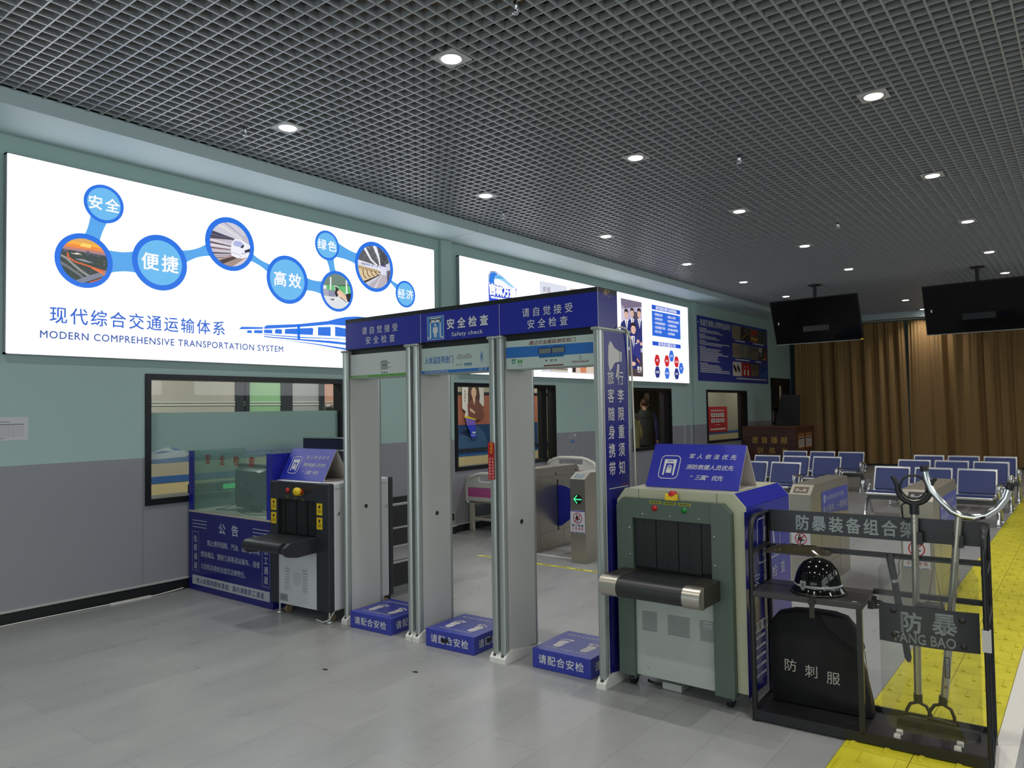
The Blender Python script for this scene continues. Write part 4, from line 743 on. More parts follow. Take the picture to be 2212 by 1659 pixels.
for i in range(90):
    y, z = 3.87+rnd.gauss(0,.022), 2.318+rnd.gauss(0,.014)
    if z < 2.341: g.disc(y, z, rnd.uniform(.001,.0035), MATS['glue_residue'], 0, 6)
g.build('glue_stain', hd)
# footprint step boxes
def step_box(label, o, rz, hole=False, shine=.3):
    t = thing('footprint_step', label, 'step', (*o,0), rz, 'blue footprint steps in the gates'); m_ = M('step_vinyl_blue', (52,62,158), shine)
    g = MB(m_); g.box(0,0,0,.423,.43,.121,bev=.004); g.build('box', t, False)
    q = MB().face((0,0,.121), X_, Y_, .0008); FP = M('footprint_white', (206,204,206), .4)
    for cx, s in ((.112,1),(.312,-1)):
        f = [(.0,.1),(.022,.105),(.034,.13),(.03,.165),(.024,.2),(.034,.235),(.03,.262),(.0,.27),(-.034,.255),(-.042,.225),(-.034,.18),(-.032,.13),(-.02,.105)]
        q.poly([(cx+s*x*.9, y*.82+.01) for x, y in (f if s == 1 else f[::-1])], FP)
        for x, y, r_ in ((.03,.262,.015),(.007,.272,.0095),(-.012,.268,.0085),(-.027,.258,.0075),(-.039,.244,.007)): q.disc(cx+s*x, y*.88+.02, r_, FP, 0, 16, r_*1.15)
    q.text('SECURITY CHECK POINT', .065, .058, .352, .076, LET, 0); q.row('请您在此接受安全检查', .046, .39, .355, .032, LET, 0); q.build('footprint_print', t, False)
    q = front(MB(), 0, .0012); q.row('请配合安检', .048, .374, .062, .06, LET, .012, wd=.062)
    q.face((.423,0,0), Y_, Z_, .0012); q.row('请配合安检', .05, .385, .062, .06, LET, .012, wd=.062)
    if hole: q.face((0,0,0), X_, Z_, .002); q.poly([(.137,.075),(.16,.071),(.2,.078),(.21,.056),(.219,.05),(.19,.052),(.17,.041),(.14,.044)], BLACK); q.face((.423,0,0), Y_, Z_, .002); q.poly([(.135,.085),(.16,.07),(.19,.082),(.2,.06),(.17,.05),(.14,.048)], BLACK)
    q.build('lettering', t, False); return t
step_box('blue footprint step in the leftmost gate', (-4.488,3.715), R(3.2)); step_box('torn blue footprint step with black holes in the middle gate', (-3.705,3.728), R(3.2), True); step_box('shiny blue footprint step in the rightmost gate', (-2.847,3.81), R(2), shine=.22)
# ------------------------------------------------------------------ announcement desk with the monitor
dk = thing('security_desk', 'blue notice counter with a glass screen and red characters below the near window', 'counter', (-6.06, 3.9, 0))
dx0, dx1, dy0, dy1, dz = -6.738, -5.404, 3.665, 4.28, .716
g = MB(NAVY); g.box(dx0, dy0, 0, dx1, dy0+.02, dz); g.build('front_panel', dk)
g = MB(NAVY); g.box(dx1-.02, dy0+.02, 0, dx1, dy1, dz); g.build('side_panel', dk); g = MB(NAVY); g.box(dx0, dy0+.02, 0, dx0+.02, dy1, dz); g.build('side_panel', dk)
g = MB(M('desk_top_beige', (188,180,164), .5)); g.box(dx0, dy0+.002, dz, dx1, dy1, dz+.018); g.build('worktop', dk)
for a in ((dx0,dy0+.001,dx0+.075,dy0+.02), (-5.49,dy0+.001,dx1,dy0+.02), (dx1-.018,dy0+.02,dx1,4.0)): g = MB(BLUE); g.box(a[0],a[1],dz+.018,a[2],a[3],1.285); g.build('screen_post', dk)
g = MB(TINT); g.box(dx0+.075, dy0+.006, dz+.018, -5.49, dy0+.014, 1.285); g.build('glass_screen', dk)
g = MB(TINT); g.box(dx0+.004, dy0+.022, dz+.018, dx0+.01, 4.26, 1.285); g.build('glass_screen', dk)
g = front(MB(), dy0, .001); LT2 = M('notice_lettering', (176,184,196), .5); BAND = M('notice_band', (176,180,186), .5)
g.row('公告',-6.22,-5.91,.6,.1,LT2,.022,wd=.115)
for x0, x1 in ((-6.671,-6.425),(-5.69,-5.448)):
    for i in range(3): g.rect(x0,.64-i*.03,x1,.646-i*.03,LT2)
g.mk('side_lettering').rrect(-6.671,.18,-6.562,.54,.003,.003,LT2); g.rrect(-5.555,.176,-5.446,.54,.003,.003,LT2); g.col('急客通道',-6.617,.505,.2,.066,LT2,.008,wd=.06); g.col('员工通道',-5.5,.505,.2,.068,LT2,.008,wd=.064)
g.mk('body_lettering').row('禁止携带酒精、汽油、爆炸品等易',-6.415,-5.587,.455,.058,LT2,.003,wd=.058); g.row('燃易爆品、管制刀具等进站乘车，违者',-6.525,-5.587,.345,.058,LT2,.003,wd=.058); g.row('公安机关将依法追究法律责任。',-6.525,-5.77,.235,.058,LT2,.003,wd=.058)
g.mk('band_lettering').rect(-6.672,.055,-5.447,.139,BAND); g.row('老人和脱网群体通道|路内通勤职工通道',-6.6,-5.53,.096,.056,NAVY,.008,wd=.055,l=.0005)
g.mk('glass_lettering').face((0,dy0+.005,0), X_, Z_, .001); RC = M('glass_lettering_red', (150,60,52), .5)
for s, x in zip('安全检查', (-6.41,-6.175,-5.945,-5.712)): g.ch(s, x, 1.213, .094, .096, RC, .016)
g.build('lettering', dk)
mo = thing('computer_monitor', 'black computer monitor seen from behind on the blue notice counter', 'monitor', (-6.12, 3.93, dz+.018), R(-4))
MS = M('monitor_shell', (52,58,58), .3)
g = MB(MS); z0, z1 = .0, .385
pf = [(-.27,.025),(.27,.025),(.275,.03),(.27,.395),(.2,.405),(-.2,.405),(-.27,.395),(-.275,.03)]
g.prism(pf, (0,.012,.02), X_, Z_, (0,.035,0)); vs = []; 
for y, k, dz_ in ((.012,1,0),(-.02,.94,.01),(-.045,.8,.03)): vs += [(x*k, y, .02+dz_+(z-.03)*(k if k < 1 else 1)+(.015 if k < .9 else 0)) for x, z in pf]
n = 8; g.add(vs, [(r_*n+i, r_*n+(i+1) % n, (r_+1)*n+(i+1) % n, (r_+1)*n+i) for r_ in (0,1) for i in range(n)]+[tuple(range(2*n,3*n))], MS); g.build('shell', mo, False)
g = MB(BLACK); g.box(-.25,.046,.06,.25,.049,.39); g.build('screen', mo, False)
g = MB(M('monitor_stand_dark', (44,50,50), .22)); g.prism([(-.05,.015),(.05,.015),(.035,.12),(-.035,.12)], (0,-.05,0), X_, Z_, (0,.03,0)); g.lathe([(0,0),(.15,0),(.15,.006),(.06,.016),(0,.018)], (0,-.01,0), 28, sx=1, sy=.62); g.build('stand', mo, False)
g = front(MB(), -.0455, .001); g.strip([(-.13,.235),(-.1,.24),(-.085,.22)],.008,GR); g.rect(-.03,.1,.1,.18,BLACK); g.lines(-.02,.115,.09,.006,GR); g.lines(.0,.14,.06,.005,GR); g.build('rear_label', mo, False)
g = MB(BLACK); g.tube([(-6.36,3.94,.79),(-6.45,3.87,.745),(-6.5,3.8,.738),(-6.4,3.82,.737),(-6.22,3.86,.738)], .0035, n=6); g.tube([(-6.15,3.82,.738),(-5.95,3.76,.738),(-5.85,3.75,.738),(-5.7,3.83,.738),(-5.5,3.85,.738)], .0035, n=6); tag(g.build('monitor_cable'), 'thin black cable lying on the notice counter around the monitor foot', 'cable')
# kiosk behind the counter
kk = thing('registration_kiosk', 'dark navy terminal with a slanted silver-edged top behind the small x-ray scanner', 'terminal', (-6.2, 4.95, 0))
g = MB(DARKG); g.box(-6.36,4.75,0,-5.9,5.15,1.24); g.build('cabinet', kk); g = MB(DARKG); g.prism([(4.72,1.262),(4.72,1.37),(5.1,1.3),(5.1,1.255)], (-6.42,0,0), Y_, Z_, (.62,0,0)); g.build('display_head', kk)
g = MB(ALU); g.prism([(4.71,1.366),(4.71,1.38),(5.1,1.312),(5.1,1.298)], (-6.425,0,0), Y_, Z_, (.63,0,0)); g.box(-6.4,4.71,1.243,-5.8,5.1,1.258); g.build('silver_edge', kk)
# ------------------------------------------------------------------ tent signs
def tent(label, o, rz, wd, dp, h, shine):
    t = thing('priority_tent_sign', label, 'sign', o, rz, 'blue folded priority signs on the scanners'); m_ = M('tent_blue_%d' % int(shine*100), (38,46,160), shine); q = dp/2; L_ = sqrt(q*q+h*h); BK = M('tent_card_back', (196,188,178), .6)
    w_ = Vector((0,q,h)).normalized()
    g = MB(m_, BK); g.add([(0,0,0),(wd,0,0),(wd,q,h),(0,q,h)], [(0,1,2,3)], m_); g.add([(0,.006,0),(wd,.006,0),(wd,q,h-.008),(0,q,h-.008)], [(0,3,2,1)], BK); g.add([(0,0,0),(0,.006,0),(0,q,h-.008),(0,q,h),(wd,0,0),(wd,.006,0),(wd,q,h-.008),(wd,q,h)], [(0,3,2,1),(4,5,6,7),(0,1,5,4)], BK); g.build('front_panel', t, False)
    g = MB(BK); g.add([(0,dp,0),(wd,dp,0),(wd,q,h),(0,q,h),(0,dp-.006,0),(wd,dp-.006,0),(wd,q,h-.008),(0,q,h-.008)], [(0,3,2,1),(4,5,6,7),(0,4,7,3),(1,2,6,5),(0,1,5,4)], BK); g.build('rear_panel', t, False)
    g = MB(BK); g.box(.002,.004,.0005,wd-.002,dp-.004,.005); g.build('base_panel', t, False)
    e = MB().face((0,0,0), X_, w_, .0012); k = wd/.56; H = L_
    def Q(x, y): return (x*k, y*H)
    bx = [Q(.065,.2), Q(.185,.72)]; e.rrect(*bx[0], *bx[1], .026*k, .0045*k, LET); u, v = bx[1][0]-bx[0][0], bx[1][1]-bx[0][1]; o_ = bx[0]
    def I(x, y): return (o_[0]+x*u, o_[1]+y*v)
    e.poly([I(.2,.14), I(.28,.14), I(.3,.66), I(.7,.66), I(.72,.14), I(.8,.14), I(.82,.84), I(.18,.84)], LET)
    for x in (.4,.5,.6): e.disc(*I(x,.76), .0045*k, m_, .0004, 12)
    e.poly([I(.36,.24), I(.64,.24), I(.63,.47), I(.58,.5), I(.42,.5), I(.37,.47)], LET); e.ring(*I(.5,.5), .008*k, .014*k, LET)
    c = H*.12; e.row('军人依法优先', *(.235*k,.515*k), .72*H, c, LET, .008, wd=.036*k, shear=.22); e.row('消防救援人员优先', *(.23*k,.51*k), .48*H, c, LET, .008, wd=.036*k, shear=.22); e.row('“三属”优先', *(.265*k,.46*k), .25*H, c, LET, .008, wd=.036*k, shear=.22); e.build('lettering', t, False); return t
tent('glossy blue folded priority sign on the small white x-ray scanner', (-5.377,3.713,1.077), R(1.5), .56, .28, .248, .16)
tent('matt blue folded priority sign on the large grey-green x-ray scanner', (-2.134,4.015,1.152), R(0), .572, .285, .247, .4)
# ------------------------------------------------------------------ small x-ray scanner
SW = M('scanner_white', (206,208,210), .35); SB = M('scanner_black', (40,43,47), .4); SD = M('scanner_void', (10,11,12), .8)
sc = thing('xray_scanner', 'small white x-ray baggage scanner with a black front frame beside the blue counter', 'x-ray scanner', (-5.345,3.6,0), R(3.5))
W_, D_, ZB, ZTP = .705, .70, .093, 1.074
g = MB(SW); g.box(.002,.055,ZB,W_-.002,D_-.045,ZTP,bev=.012); g.box(.0,.06,ZTP-.046,W_,D_-.06,ZTP-.044,TD); g.build('body', sc, False)
for y0, y1 in ((0,.055),(D_-.045,D_)):
    g = MB(SB); 
    if y0 == 0:
        g.box(0,y0,ZB,.093,y1,ZTP,bev=.01); g.box(.555,y0,ZB,W_,y1,ZTP,bev=.01); g.box(.09,y0+.004,.933,.558,y1,ZTP-.004)
        g.build('front_frame', sc, False); g = MB(SW); g.box(.093,y0+.014,ZB,.555,y1,.60); 
        for i in range(8):
            for x in (.175,.392): g.prism([(0,0),(.016,.002),(.018,.006),(0,.012)], (x,y0+.014,.215+i*.0225), -Y_, Z_, (.06,0,0))
        for r_ in (.008,.016,.024,.032,.040,.048):
            for i in range(int(r_*500)): a = 2*pi*i/int(r_*500); g.box(.316+r_*cos(a)-.002,y0+.0132,.306+r_*1.05*sin(a)-.0015,.316+r_*cos(a)+.002,y0+.015,.306+r_*1.05*sin(a)+.0015,TD)
        g.build('lower_panel', sc, False)
        g = MB(SD); g.box(.093,y1-.006,.60,.555,y1,.935); g.build('tunnel_shade_sheet', sc, False)  # black sheet standing in for the dark depth of the tunnel
        g = MB(M('lead_curtain', (20,22,24), .55))
        for i in range(7): g.box(.096+i*.0655,y0+.03+.004*(i % 2),.655,.096+i*.0655+.062,y0+.034+.004*(i % 2),.935)
        g.build('lead_curtain', sc, False)
    else: g.box(-.004,y0,ZB,W_+.004,y1,ZTP+.002,bev=.008); g.build('rear_frame', sc, False)
for x, z, m_, nm in ((.223,1.005,RED,'red_button'),(.313,1.006,GREEN,'green_button')): g = MB(m_, BLACK); g.lathe([(.021,0),(.021,.004),(.017,.005),(.017,.013),(0,.014)], (x,.003,z), 18, m_, ax=(0,-1,0)); g.build(nm, sc, False)
g = MB(YEL, RED); g.lathe([(.026,0),(.027,.02),(.022,.03),(0,.03)], (.385,.003,.997), 16, YEL, ax=(0,-1,.0)); g.lathe([(.024,.0),(.02,.02),(.02,.03),(.03,.04),(.03,.062),(0,.066)], (.395,-.012,1.0), 18, RED, ax=(.35,-1,.2)); g.lathe([(.031,.042),(.031,.066),(0,.07)], (.395,-.012,1.0), 18, YEL, ax=(.35,-1,.2)); g.build('emergency_stop', sc, False)
g = front(MB(), 0, .001)
for x0, z0 in ((.017,.839),(.017,.73),(.567,.83),(.567,.721)): g.rect(x0,z0,x0+.065,z0+.091,YEL); g.disc(x0+.032,z0+.066,.011,BLACK,.0005,12); g.rect(x0+.024,z0+.052,x0+.04,z0+.064,BLACK,.0006); [g.lines(x0+.014,z0+.036-i*.009,.038,.004,M('label_dark', (70,60,10), .5),.2,.0005) for i in range(3)]
for x, z in ((.205,.955),(.3,.95),(.39,.94)): g.lines(x,z,.036,.006,M('label_dim_yellow', (120,108,40), .5)); g.lines(x+.004,z-.012,.026,.005,MATS['label_dim_yellow'])
g.face((0,.014,0), X_, Z_, .001); g.rect(.108,.114,.204,.173,GR); [g.lines(.118,.16-i*.01,.07,.003,TD,.3,.0005) for i in range(4)]; g.build('stickers', sc, False)
def slab(mb, x0, x1, y0, y1, z0, z1, mat):             # belt unit with a rounded nose at y0
    r_ = (z1-z0)/2; pts = [(y1,z0),(y1,z1)]+[(y0+r_+r_*cos(a), (z0+z1)/2+r_*sin(a)) for a in [pi/2+pi*i/10 for i in range(11)]]
    mb.prism(pts, (x0,0,0), Y_, Z_, (x1-x0,0,0), mat, True)
BELT = M('conveyor_belt', (36,38,41), .42)
g = MB(BELT); slab(g,.096,.535,-.335,.05,.572,.652,BELT); g.build('belt', sc, False)
for x0, x1 in ((.07,.093),(.537,.578)): g = MB(SB); g.prism([(.05,.545),(.05,.655),(-.26,.65),(-.32,.62),(-.325,.59),(-.28,.55),(-.2,.535)], (x0,0,0), Y_, Z_, (x1-x0,0,0)); g.build('belt_side_plate', sc, False)
g = MB(SB); slab(g,.08,.57,.7,1.25,.57,.652,SB) if False else g.box(.08,D_,.56,.6,D_+.05,.645); g.build('exit_conveyor', sc, False)
for y, z in ((.095,.839),(.62,.838)): g = MB(CHROME); g.lathe([(.014,0),(.014,.004),(.008,.006),(0,.006)], (W_-.002,y,z), 16, ax=(1,0,0)); g.build('lock', sc, False)
for x, y in ((.06,.05),(.65,.05),(.06,.63),(.65,.63)):
    g = MB(ALU); g.cyl((x,y,.02),(x,y,ZB),.009,n=10); g.lathe([(0,0),(.03,0),(.03,.012),(.012,.022),(0,.022)],(x,y,0),16); g.build('levelling_foot', sc, False)
    g = MB(M('caster_tan', (150,130,96), .6)); g.cyl((x-.045 if x > .3 else x+.03,y+.05,.03),(x-.02 if x > .3 else x+.055,y+.05,.03),.03,n=16); g.build('caster', sc, False)
g = MB(M('roller_table_dark', (46,50,58), .4), ALU); g.box(-5.34,4.42,.50,-4.86,5.2,.57); g.box(-4.87,4.4,.44,-4.84,5.22,.80,M('roller_table_black', (26,28,30), .4)); g.box(-5.36,4.4,.44,-5.33,5.22,.80,MATS['roller_table_black'])
for z in (.44,.60,.80): g.box(-4.872,4.4,z,-4.835,5.22,z+.016,ALU)
for y in (4.45,5.16):
    for x in (-5.32,-4.88): g.box(x-.02,y-.02,0,x+.02,y+.02,.5,MATS['roller_table_black'])
g.box(-4.87,4.44,.1,-4.845,5.18,.3,MATS['roller_table_black']); g.box(-4.872,4.44,.3,-4.84,5.18,.32,ALU)
tag(g.build('collection_table'), 'dark baggage collection table with silver rails behind the small scanner', 'table')
g = MB(WHITE); g.tube([(-4.66,3.72,.32),(-4.655,3.72,.2),(-4.66,3.71,.1),(-4.69,3.68,.03),(-4.74,3.66,.008),(-4.85,3.68,.006)], .005, n=6); tag(g.build('power_cable'), 'thin white cable hanging down the side of the small scanner', 'cable')
g = MB(WHITE); g.tube([(-6.73,1.2,.006),(-6.735,2.3,.006),(-6.72,3.0,.006),(-6.7,3.35,.008),(-6.72,3.6,.02)], .005, n=6); g.box(-6.735,2.95,0,-6.70,3.3,.012); tag(g.build('floor_cable'), 'white cable along the foot of the black baseboard', 'cable')
# ------------------------------------------------------------------ large x-ray scanner
IV = M('scanner_ivory', (176,178,152), .4); GN = M('scanner_green', (78,94,84), .45); IVP = M('scanner_panel_pale', (172,178,172), .4)
s2 = thing('xray_scanner', 'large grey-green x-ray baggage scanner with a steel-ended conveyor right of the gates', 'x-ray scanner', (-1.87,4.2,0))
pf = [(-2.255,.1),(-2.255,1.08),(-2.198,1.15),(-1.541,1.15),(-1.478,1.08),(-1.478,.1)]
g = MB(IV); g.prism(pf, (0,3.885,0), X_, Z_, (0,.72,0)); g.build('body', s2)
g = MB(TD); g.box(-2.111,3.8845,1.095,-2.108,3.8852,1.15); g.box(-1.636,3.8845,1.09,-1.633,3.8852,1.15); g.build('seam_line', s2)
fy0, fy1 = 3.85, 3.9
g = MB(GN); g.prism([(-2.24,.077),(-2.24,1.055),(-2.2,1.098),(-2.136,1.098),(-2.136,.077)], (0,fy0,0), X_, Z_, (0,fy1-fy0,0)); g.build('frame_pillar', s2)
g = MB(GN); g.prism([(-1.652,.077),(-1.652,1.098),(-1.588,1.098),(-1.542,1.05),(-1.542,.077)], (0,fy0-.012,0), X_, Z_, (0,fy1-fy0+.012,0)); g.build('frame_pillar', s2)
g = MB(GN); g.box(-2.136,fy0,.985,-1.652,fy1,1.098); g.build('frame_beam', s2)
g = MB(SD); g.box(-2.136,3.882,.56,-1.652,3.886,.985); g.build('tunnel_shade_sheet', s2)  # tunnel darkness put in as a black sheet on the solid body
g = MB(MATS['lead_curtain'])
for i in range(7): g.box(-2.132+i*.0685,3.872-.004*(i % 2),.70+rnd.uniform(0,.01),-2.132+i*.0685+.066,3.876-.004*(i % 2),.985)
g.build('lead_curtain', s2)
g = MB(IVP); g.box(-2.136,3.872,.085,-1.652,3.884,.6); g.face((0,3.872,0), X_, Z_, .0008)
for x0, x1 in ((-2.099,-2.0),(-1.939,-1.805),(-1.747,-1.655)):
    nx = int((x1-x0)/.0078)
    for j in range(16):
        for i in range(nx): g.disc(x0+.004+i*.0078+(j % 2)*.0039, .345+j*.0071, .0026, BLACK, 0, 6)
for i in range(4): g.rect(-1.725,.41+i*.011,-1.675,.413+i*.011,CHROME,.0006)
for x, z in ((-2.067,.135),(-1.677,.131)): g.disc(x,z,.006,CHROME,0,12)
g.build('vented_panel', s2)
for x, m_, nm in ((-1.991,RED,'red_button'),(-1.811,GREEN,'green_button')): g = MB(m_, BLACK); g.lathe([(.017,0),(.017,.005),(.013,.006),(.013,.013),(0,.014)], (x,fy0,1.049), 18, m_, ax=(0,-1,0)); g.build(nm, s2)
g = MB(YEL, RED); g.prism([(-1.92,1.1),(-1.92,1.135),(-1.908,1.128),(-1.886,1.118),(-1.866,1.128),(-1.855,1.135),(-1.855,1.1)], (0,fy0-.012,0), X_, Z_, (0,.03,0), YEL); g.lathe([(.022,0),(.022,.016),(0,.018)], (-1.888,3.872,1.126), 16, RED, ax=(0,-.6,1)); g.build('emergency_stop', s2)
g = front(MB(), fy0, .0008); YG = M('label_yellow_green', (140,146,40), .5)
for x0, z0 in ((-2.025,1.074),(-1.935,1.073),(-1.846,1.072)): g.rect(x0,z0,x0+.076,z0+.016,YG); g.lines(x0+.008,z0+.005,.058,.006,M('label_dark', (70,60,10), .5),.2,.0004)
g.build('stickers', s2)
g = MB(CHROME)
for x, z, y in ((-2.069,1.011,fy0),(-1.899,1.009,fy0),(-1.726,1.007,fy0),(-1.636,.921,fy0-.012),(-1.634,.766,fy0-.012),(-2.157,.927,fy0),(-2.156,.774,fy0)): g.sph((x,y,z), .0055, n=8, sc=(1,.6,1))
g.build('bolt_heads', s2)
g = MB(BELT); slab(g,-2.092,-1.705,3.565,3.88,.585,.69,BELT); g.box(-1.79,3.6,.6903,-1.789,3.87,.6906,TD); g.box(-1.74,3.6,.6903,-1.739,3.87,.6906,TD); g.build('belt', s2)
SCV = M('conveyor_cover_dark', (52,50,44), .4, .3)
for x0, x1 in ((-2.2,-2.092),(-1.705,-1.608)):
    g = MB(SCV); g.box(x0,3.63,.585,x1,3.86,.692); g.build('conveyor_cover', s2)
    g = MB(STEEL); pts = [(3.635,.58),(3.635,.695)]+[(3.62+.0575*cos(a),.6375+.0575*sin(a)) for a in [pi/2+pi*i/10 for i in range(11)]]; g.prism(pts, (x0,0,0), Y_, Z_, (x1-x0,0,0), STEEL, True); g.build('steel_nose', s2)
for x in (-2.19,-1.6):
    for y in (3.93,4.5): g = MB(BLACK, ALU); g.cyl((x-.014,y,.036),(x+.014,y,.036),.036,BLACK,16); g.box(x-.02,y-.02,.036,x+.02,y+.02,.1,ALU); g.build('caster', s2)
g = MB(BLUE); g.box(-1.4782,3.9,.09,-1.4755,4.59,1.08); g.prism([(-1.4778,1.08),(-1.5408,1.1503),(-1.5388,1.152),(-1.4755,1.082)], (0,3.9,0), X_, Z_, (0,.69,0)); g.box(-1.4755,3.86,.09,-1.4745,4.17,1.06,NAVY); g.build('side_wrap', s2)
g = MB(BLUE).face((-1.4745,0,0), Y_, Z_, .0008); SL = M('wrap_lettering', (168,172,190), .5)
g.rrect(4.04,.76,4.4,1.0,.03,.008,SL); g.strip([(4.13,.79),(4.15,.94),(4.29,.92),(4.31,.77)],.03,SL); g.rect(4.19,.8,4.25,.88,SL); g.row('安全检查',3.98,4.48,.68,.075,SL,.002,wd=.09)
g.rect(3.9,.56,4.02,.66,GR,.0004); g.col('请您',3.96,.655,.56,.04,SL,0,l=.0008); g.rect(3.93,.4,4.2,.455,PALE,.0004); g.row('限量携带',3.96,4.19,.428,.045,NAVY,.01,l=.0008)
for i in range(5): g.lines(3.97,.36-i*.05,.17,.018,SL,.2); g.rect(3.96,.345-i*.05,4.17,.347-i*.05,SL)
g.build('wrap_print', s2)
g = MB(GATE, BLACK); g.box(-2.02,3.95,.0,-1.9,4.1,.04,GATE,.004); g.tube([(-2.12,3.98,.02),(-2.1,3.94,.03),(-2.06,3.95,.02),(-2.01,3.97,.02)], .007, BLACK, 8); tag(g.build('power_adapter'), 'grey power adapter with a black lead on the floor under the large scanner', 'adapter')
# ------------------------------------------------------------------ turnstiles
def turnstile(label, x0, x1, y1, reader='screen', zf=.86, zb=.925):
    t = thing('turnstile', label, 'turnstile', ((x0+x1)/2, 7.2, 0), 0, 'brushed steel turnstiles'); y0 = 6.62
    pf = [(y0,.0),(y0,zf),(y0+.11,zb),(y1-.04,zb),(y1,zb-.05),(y1,0)]
    g = MB(STEEL); g.prism(pf, (x0,0,0), Y_, Z_, (x1-x0,0,0)); g.build('cabinet', t)
    g = MB(TD); 
    for y in (y0+.3, y1-.35): g.box(x1,y,.05,x1+.0008,y+.003,zb-.1)
    g.box(x1,y0+.3,.2,x1+.0008,y1-.05,.203); g.box(x1,y0+.3,zb-.11,x1+.0008,y1-.05,zb-.107); g.build('panel_seam', t)
    w_ = Vector((0,.11,zb-zf)).normalized(); g = MB().face((0,y0,zf), X_, w_, .0008); c = (x0+x1)/2
    if reader == 'screen': g.rect(c-.06,.025,c+.05,.09,M('reader_glass', (120,132,142), .15)); g.strip([(c-.025,.04),(c+.01,.07),(c+.03,.05)],.004,LET,.0005)
    else:
        g.rect(c-.065,.02,c+.06,.105,M('reader_bronze', (88,76,58), .4) if reader == 'bronze' else BLACK)
        for s in (-1,1):
            for r_ in (.014,.022,.03): g.strip([(c-.002+s*(.012+r_*cos(a)), .06+r_*.7*sin(a)) for a in [-1.0+2.0*i/6 for i in range(7)]],.003,LET,.0006)
        g.strip([(c-.02,.055),(c,.042),(c+.02,.058)],.005,LET,.0006)
    g.build('card_reader', t); return t
T0 = turnstile('steel turnstile post with a lit green arrow seen between the gates', -4.41, -4.225, 7.6, 'screen', .88, .945)
g = MB(SD).face((0,6.62,0), X_, Z_, .0012); g.disc(-4.318,.668,.052,SD); GA = M('green_arrow_light', (60,236,130), .4, emit=1.6)
g.strip([(-4.272,.668),(-4.362,.668)],.009,GA,.0006); g.strip([(-4.325,.71),(-4.364,.668),(-4.325,.627)],.009,GA,.0006); g.build('arrow_light', T0)
def nosign(t, x0, x1, z0, z1):
    g = MB(WHITE).face((0,6.62,0), X_, Z_, .001); g.rect(x0,z0,x1,z1,M('notice_white', (206,206,216), .5)); g.rect(x0,z1-.012,x1,z1-.003,BLUE,.0004); 
    for i in range(3): g.rect(x0+(x1-x0)*(i/3+.01),z0+.002,x0+(x1-x0)*(i/3+.28),z0+.007,BLUE,.0004)
    c = (x0+x1)/2; cz = z1-.08; k = (x1-x0)/.18; g.ring(c,cz,.048*k,.056*k,RED,.0006); g.strip([(c-.036*k,cz-.036*k),(c+.036*k,cz+.036*k)],.008,RED,.001)
    g.disc(c-.01,cz+.028,.008,BLACK,.0007,12); g.poly([(c-.02,cz+.018),(c+.004,cz+.018),(c+.012,cz-.004),(c+.03,cz-.008),(c+.03,cz-.016),(c+.004,cz-.016),(c+.002,cz-.04),(c-.006,cz-.04),(c-.008,cz-.016),(c-.03,cz-.012)], BLACK, .0007)
    g.row('禁止跨越',x0+.02,x1-.02,z0+.075,.03,BLACK,.008,l=.0006); g.row('以免受伤',x0+.02,x1-.02,z0+.04,.03,RED,.006,l=.0006); g.build('warning_notice', t)
nosign(T0, -4.412, -4.232, .32, .553)
T1 = turnstile('steel card turnstile with a bronze reader behind the large scanner', -2.125, -1.944, 7.85, 'bronze', .85, .925)
T2 = turnstile('steel card turnstile with a black reader seen through the fork head', -1.255, -1.02, 7.85, 'black', .85, .93)
nosign(T1, -2.115, -1.955, .32, .55); nosign(T2, -1.24, -1.05, .32, .553)
for T, x in ((T1,-1.944),(T2,-1.02)):
    g = MB(M('banner_blue', (68,78,164), .35)).face((x,0,0), Y_, Z_, .0014); g.poly([(6.94,.66),(7.82,.585),(7.82,.84),(6.94,.845)] if T is T1 else [(6.94,.6),(7.82,.585),(7.82,.84),(6.94,.845)], MATS['banner_blue']); g.ring(7.03,.775,.02,.036,SL,.0006); g.rect(7.02,.75,7.04,.8,SL,.0007)
    g.row('欢迎来到吉林万通站',7.1,7.68,.775,.048,SL,.004,wd=.06,l=.0006); g.row('刷卡乘车·一票畅城',6.98,7.78,.675,.075,SL,.014,wd=.08,l=.0006); g.build('side_banner', T)
TL = turnstile('steel turnstile cabinet with a blue wing flap left of the green arrow post', -5.22, -5.03, 7.75, 'screen', .88, .945)
g = MB(M('flap_blue', (24,34,150), .3)); g.prism([(-5.03,.25),(-4.985,.25)]+[(-5.03+.48*sin(a)*1.0,.25+.478*cos(a)) for a in [R(58)-R(58)*i/10 for i in range(11)]], (0,7.28,0), X_, Z_, (0,.012,0)); g.build('wing_flap', TL)
g = MB(BLACK); g.box(-5.03,7.275,.2,-5.026,7.297,.79); 
for y, z in ((7.25,.86),(7.68,.88)): g.cyl((-5.031,y,z),(-5.027,y,z),.012)
g.build('flap_slot', TL)
# warning tape on the floor, threshold strip
g = MB(M('tape_yellow', (214,206,60), .5)); g.box(-5.5,6.345,.0005,-2.35,6.395,.0015); g.face((0,0,.0015), X_, Y_, .0005)
for i in range(14): g.lines(-5.4+i*.2,6.36,.1,.02,M('tape_ink', (70,64,20), .5),.3)
tag(g.build('warning_tape'), 'yellow warning tape with dark print across the floor before the turnstiles', 'tape')
g = MB(M('threshold_metal', (232,232,230), .25)); g.box(-5.03,6.77,.0,-4.41,6.8,.006); tag(g.build('threshold_strip'), 'bright metal floor strip between the flap cabinet and the arrow post', 'strip')
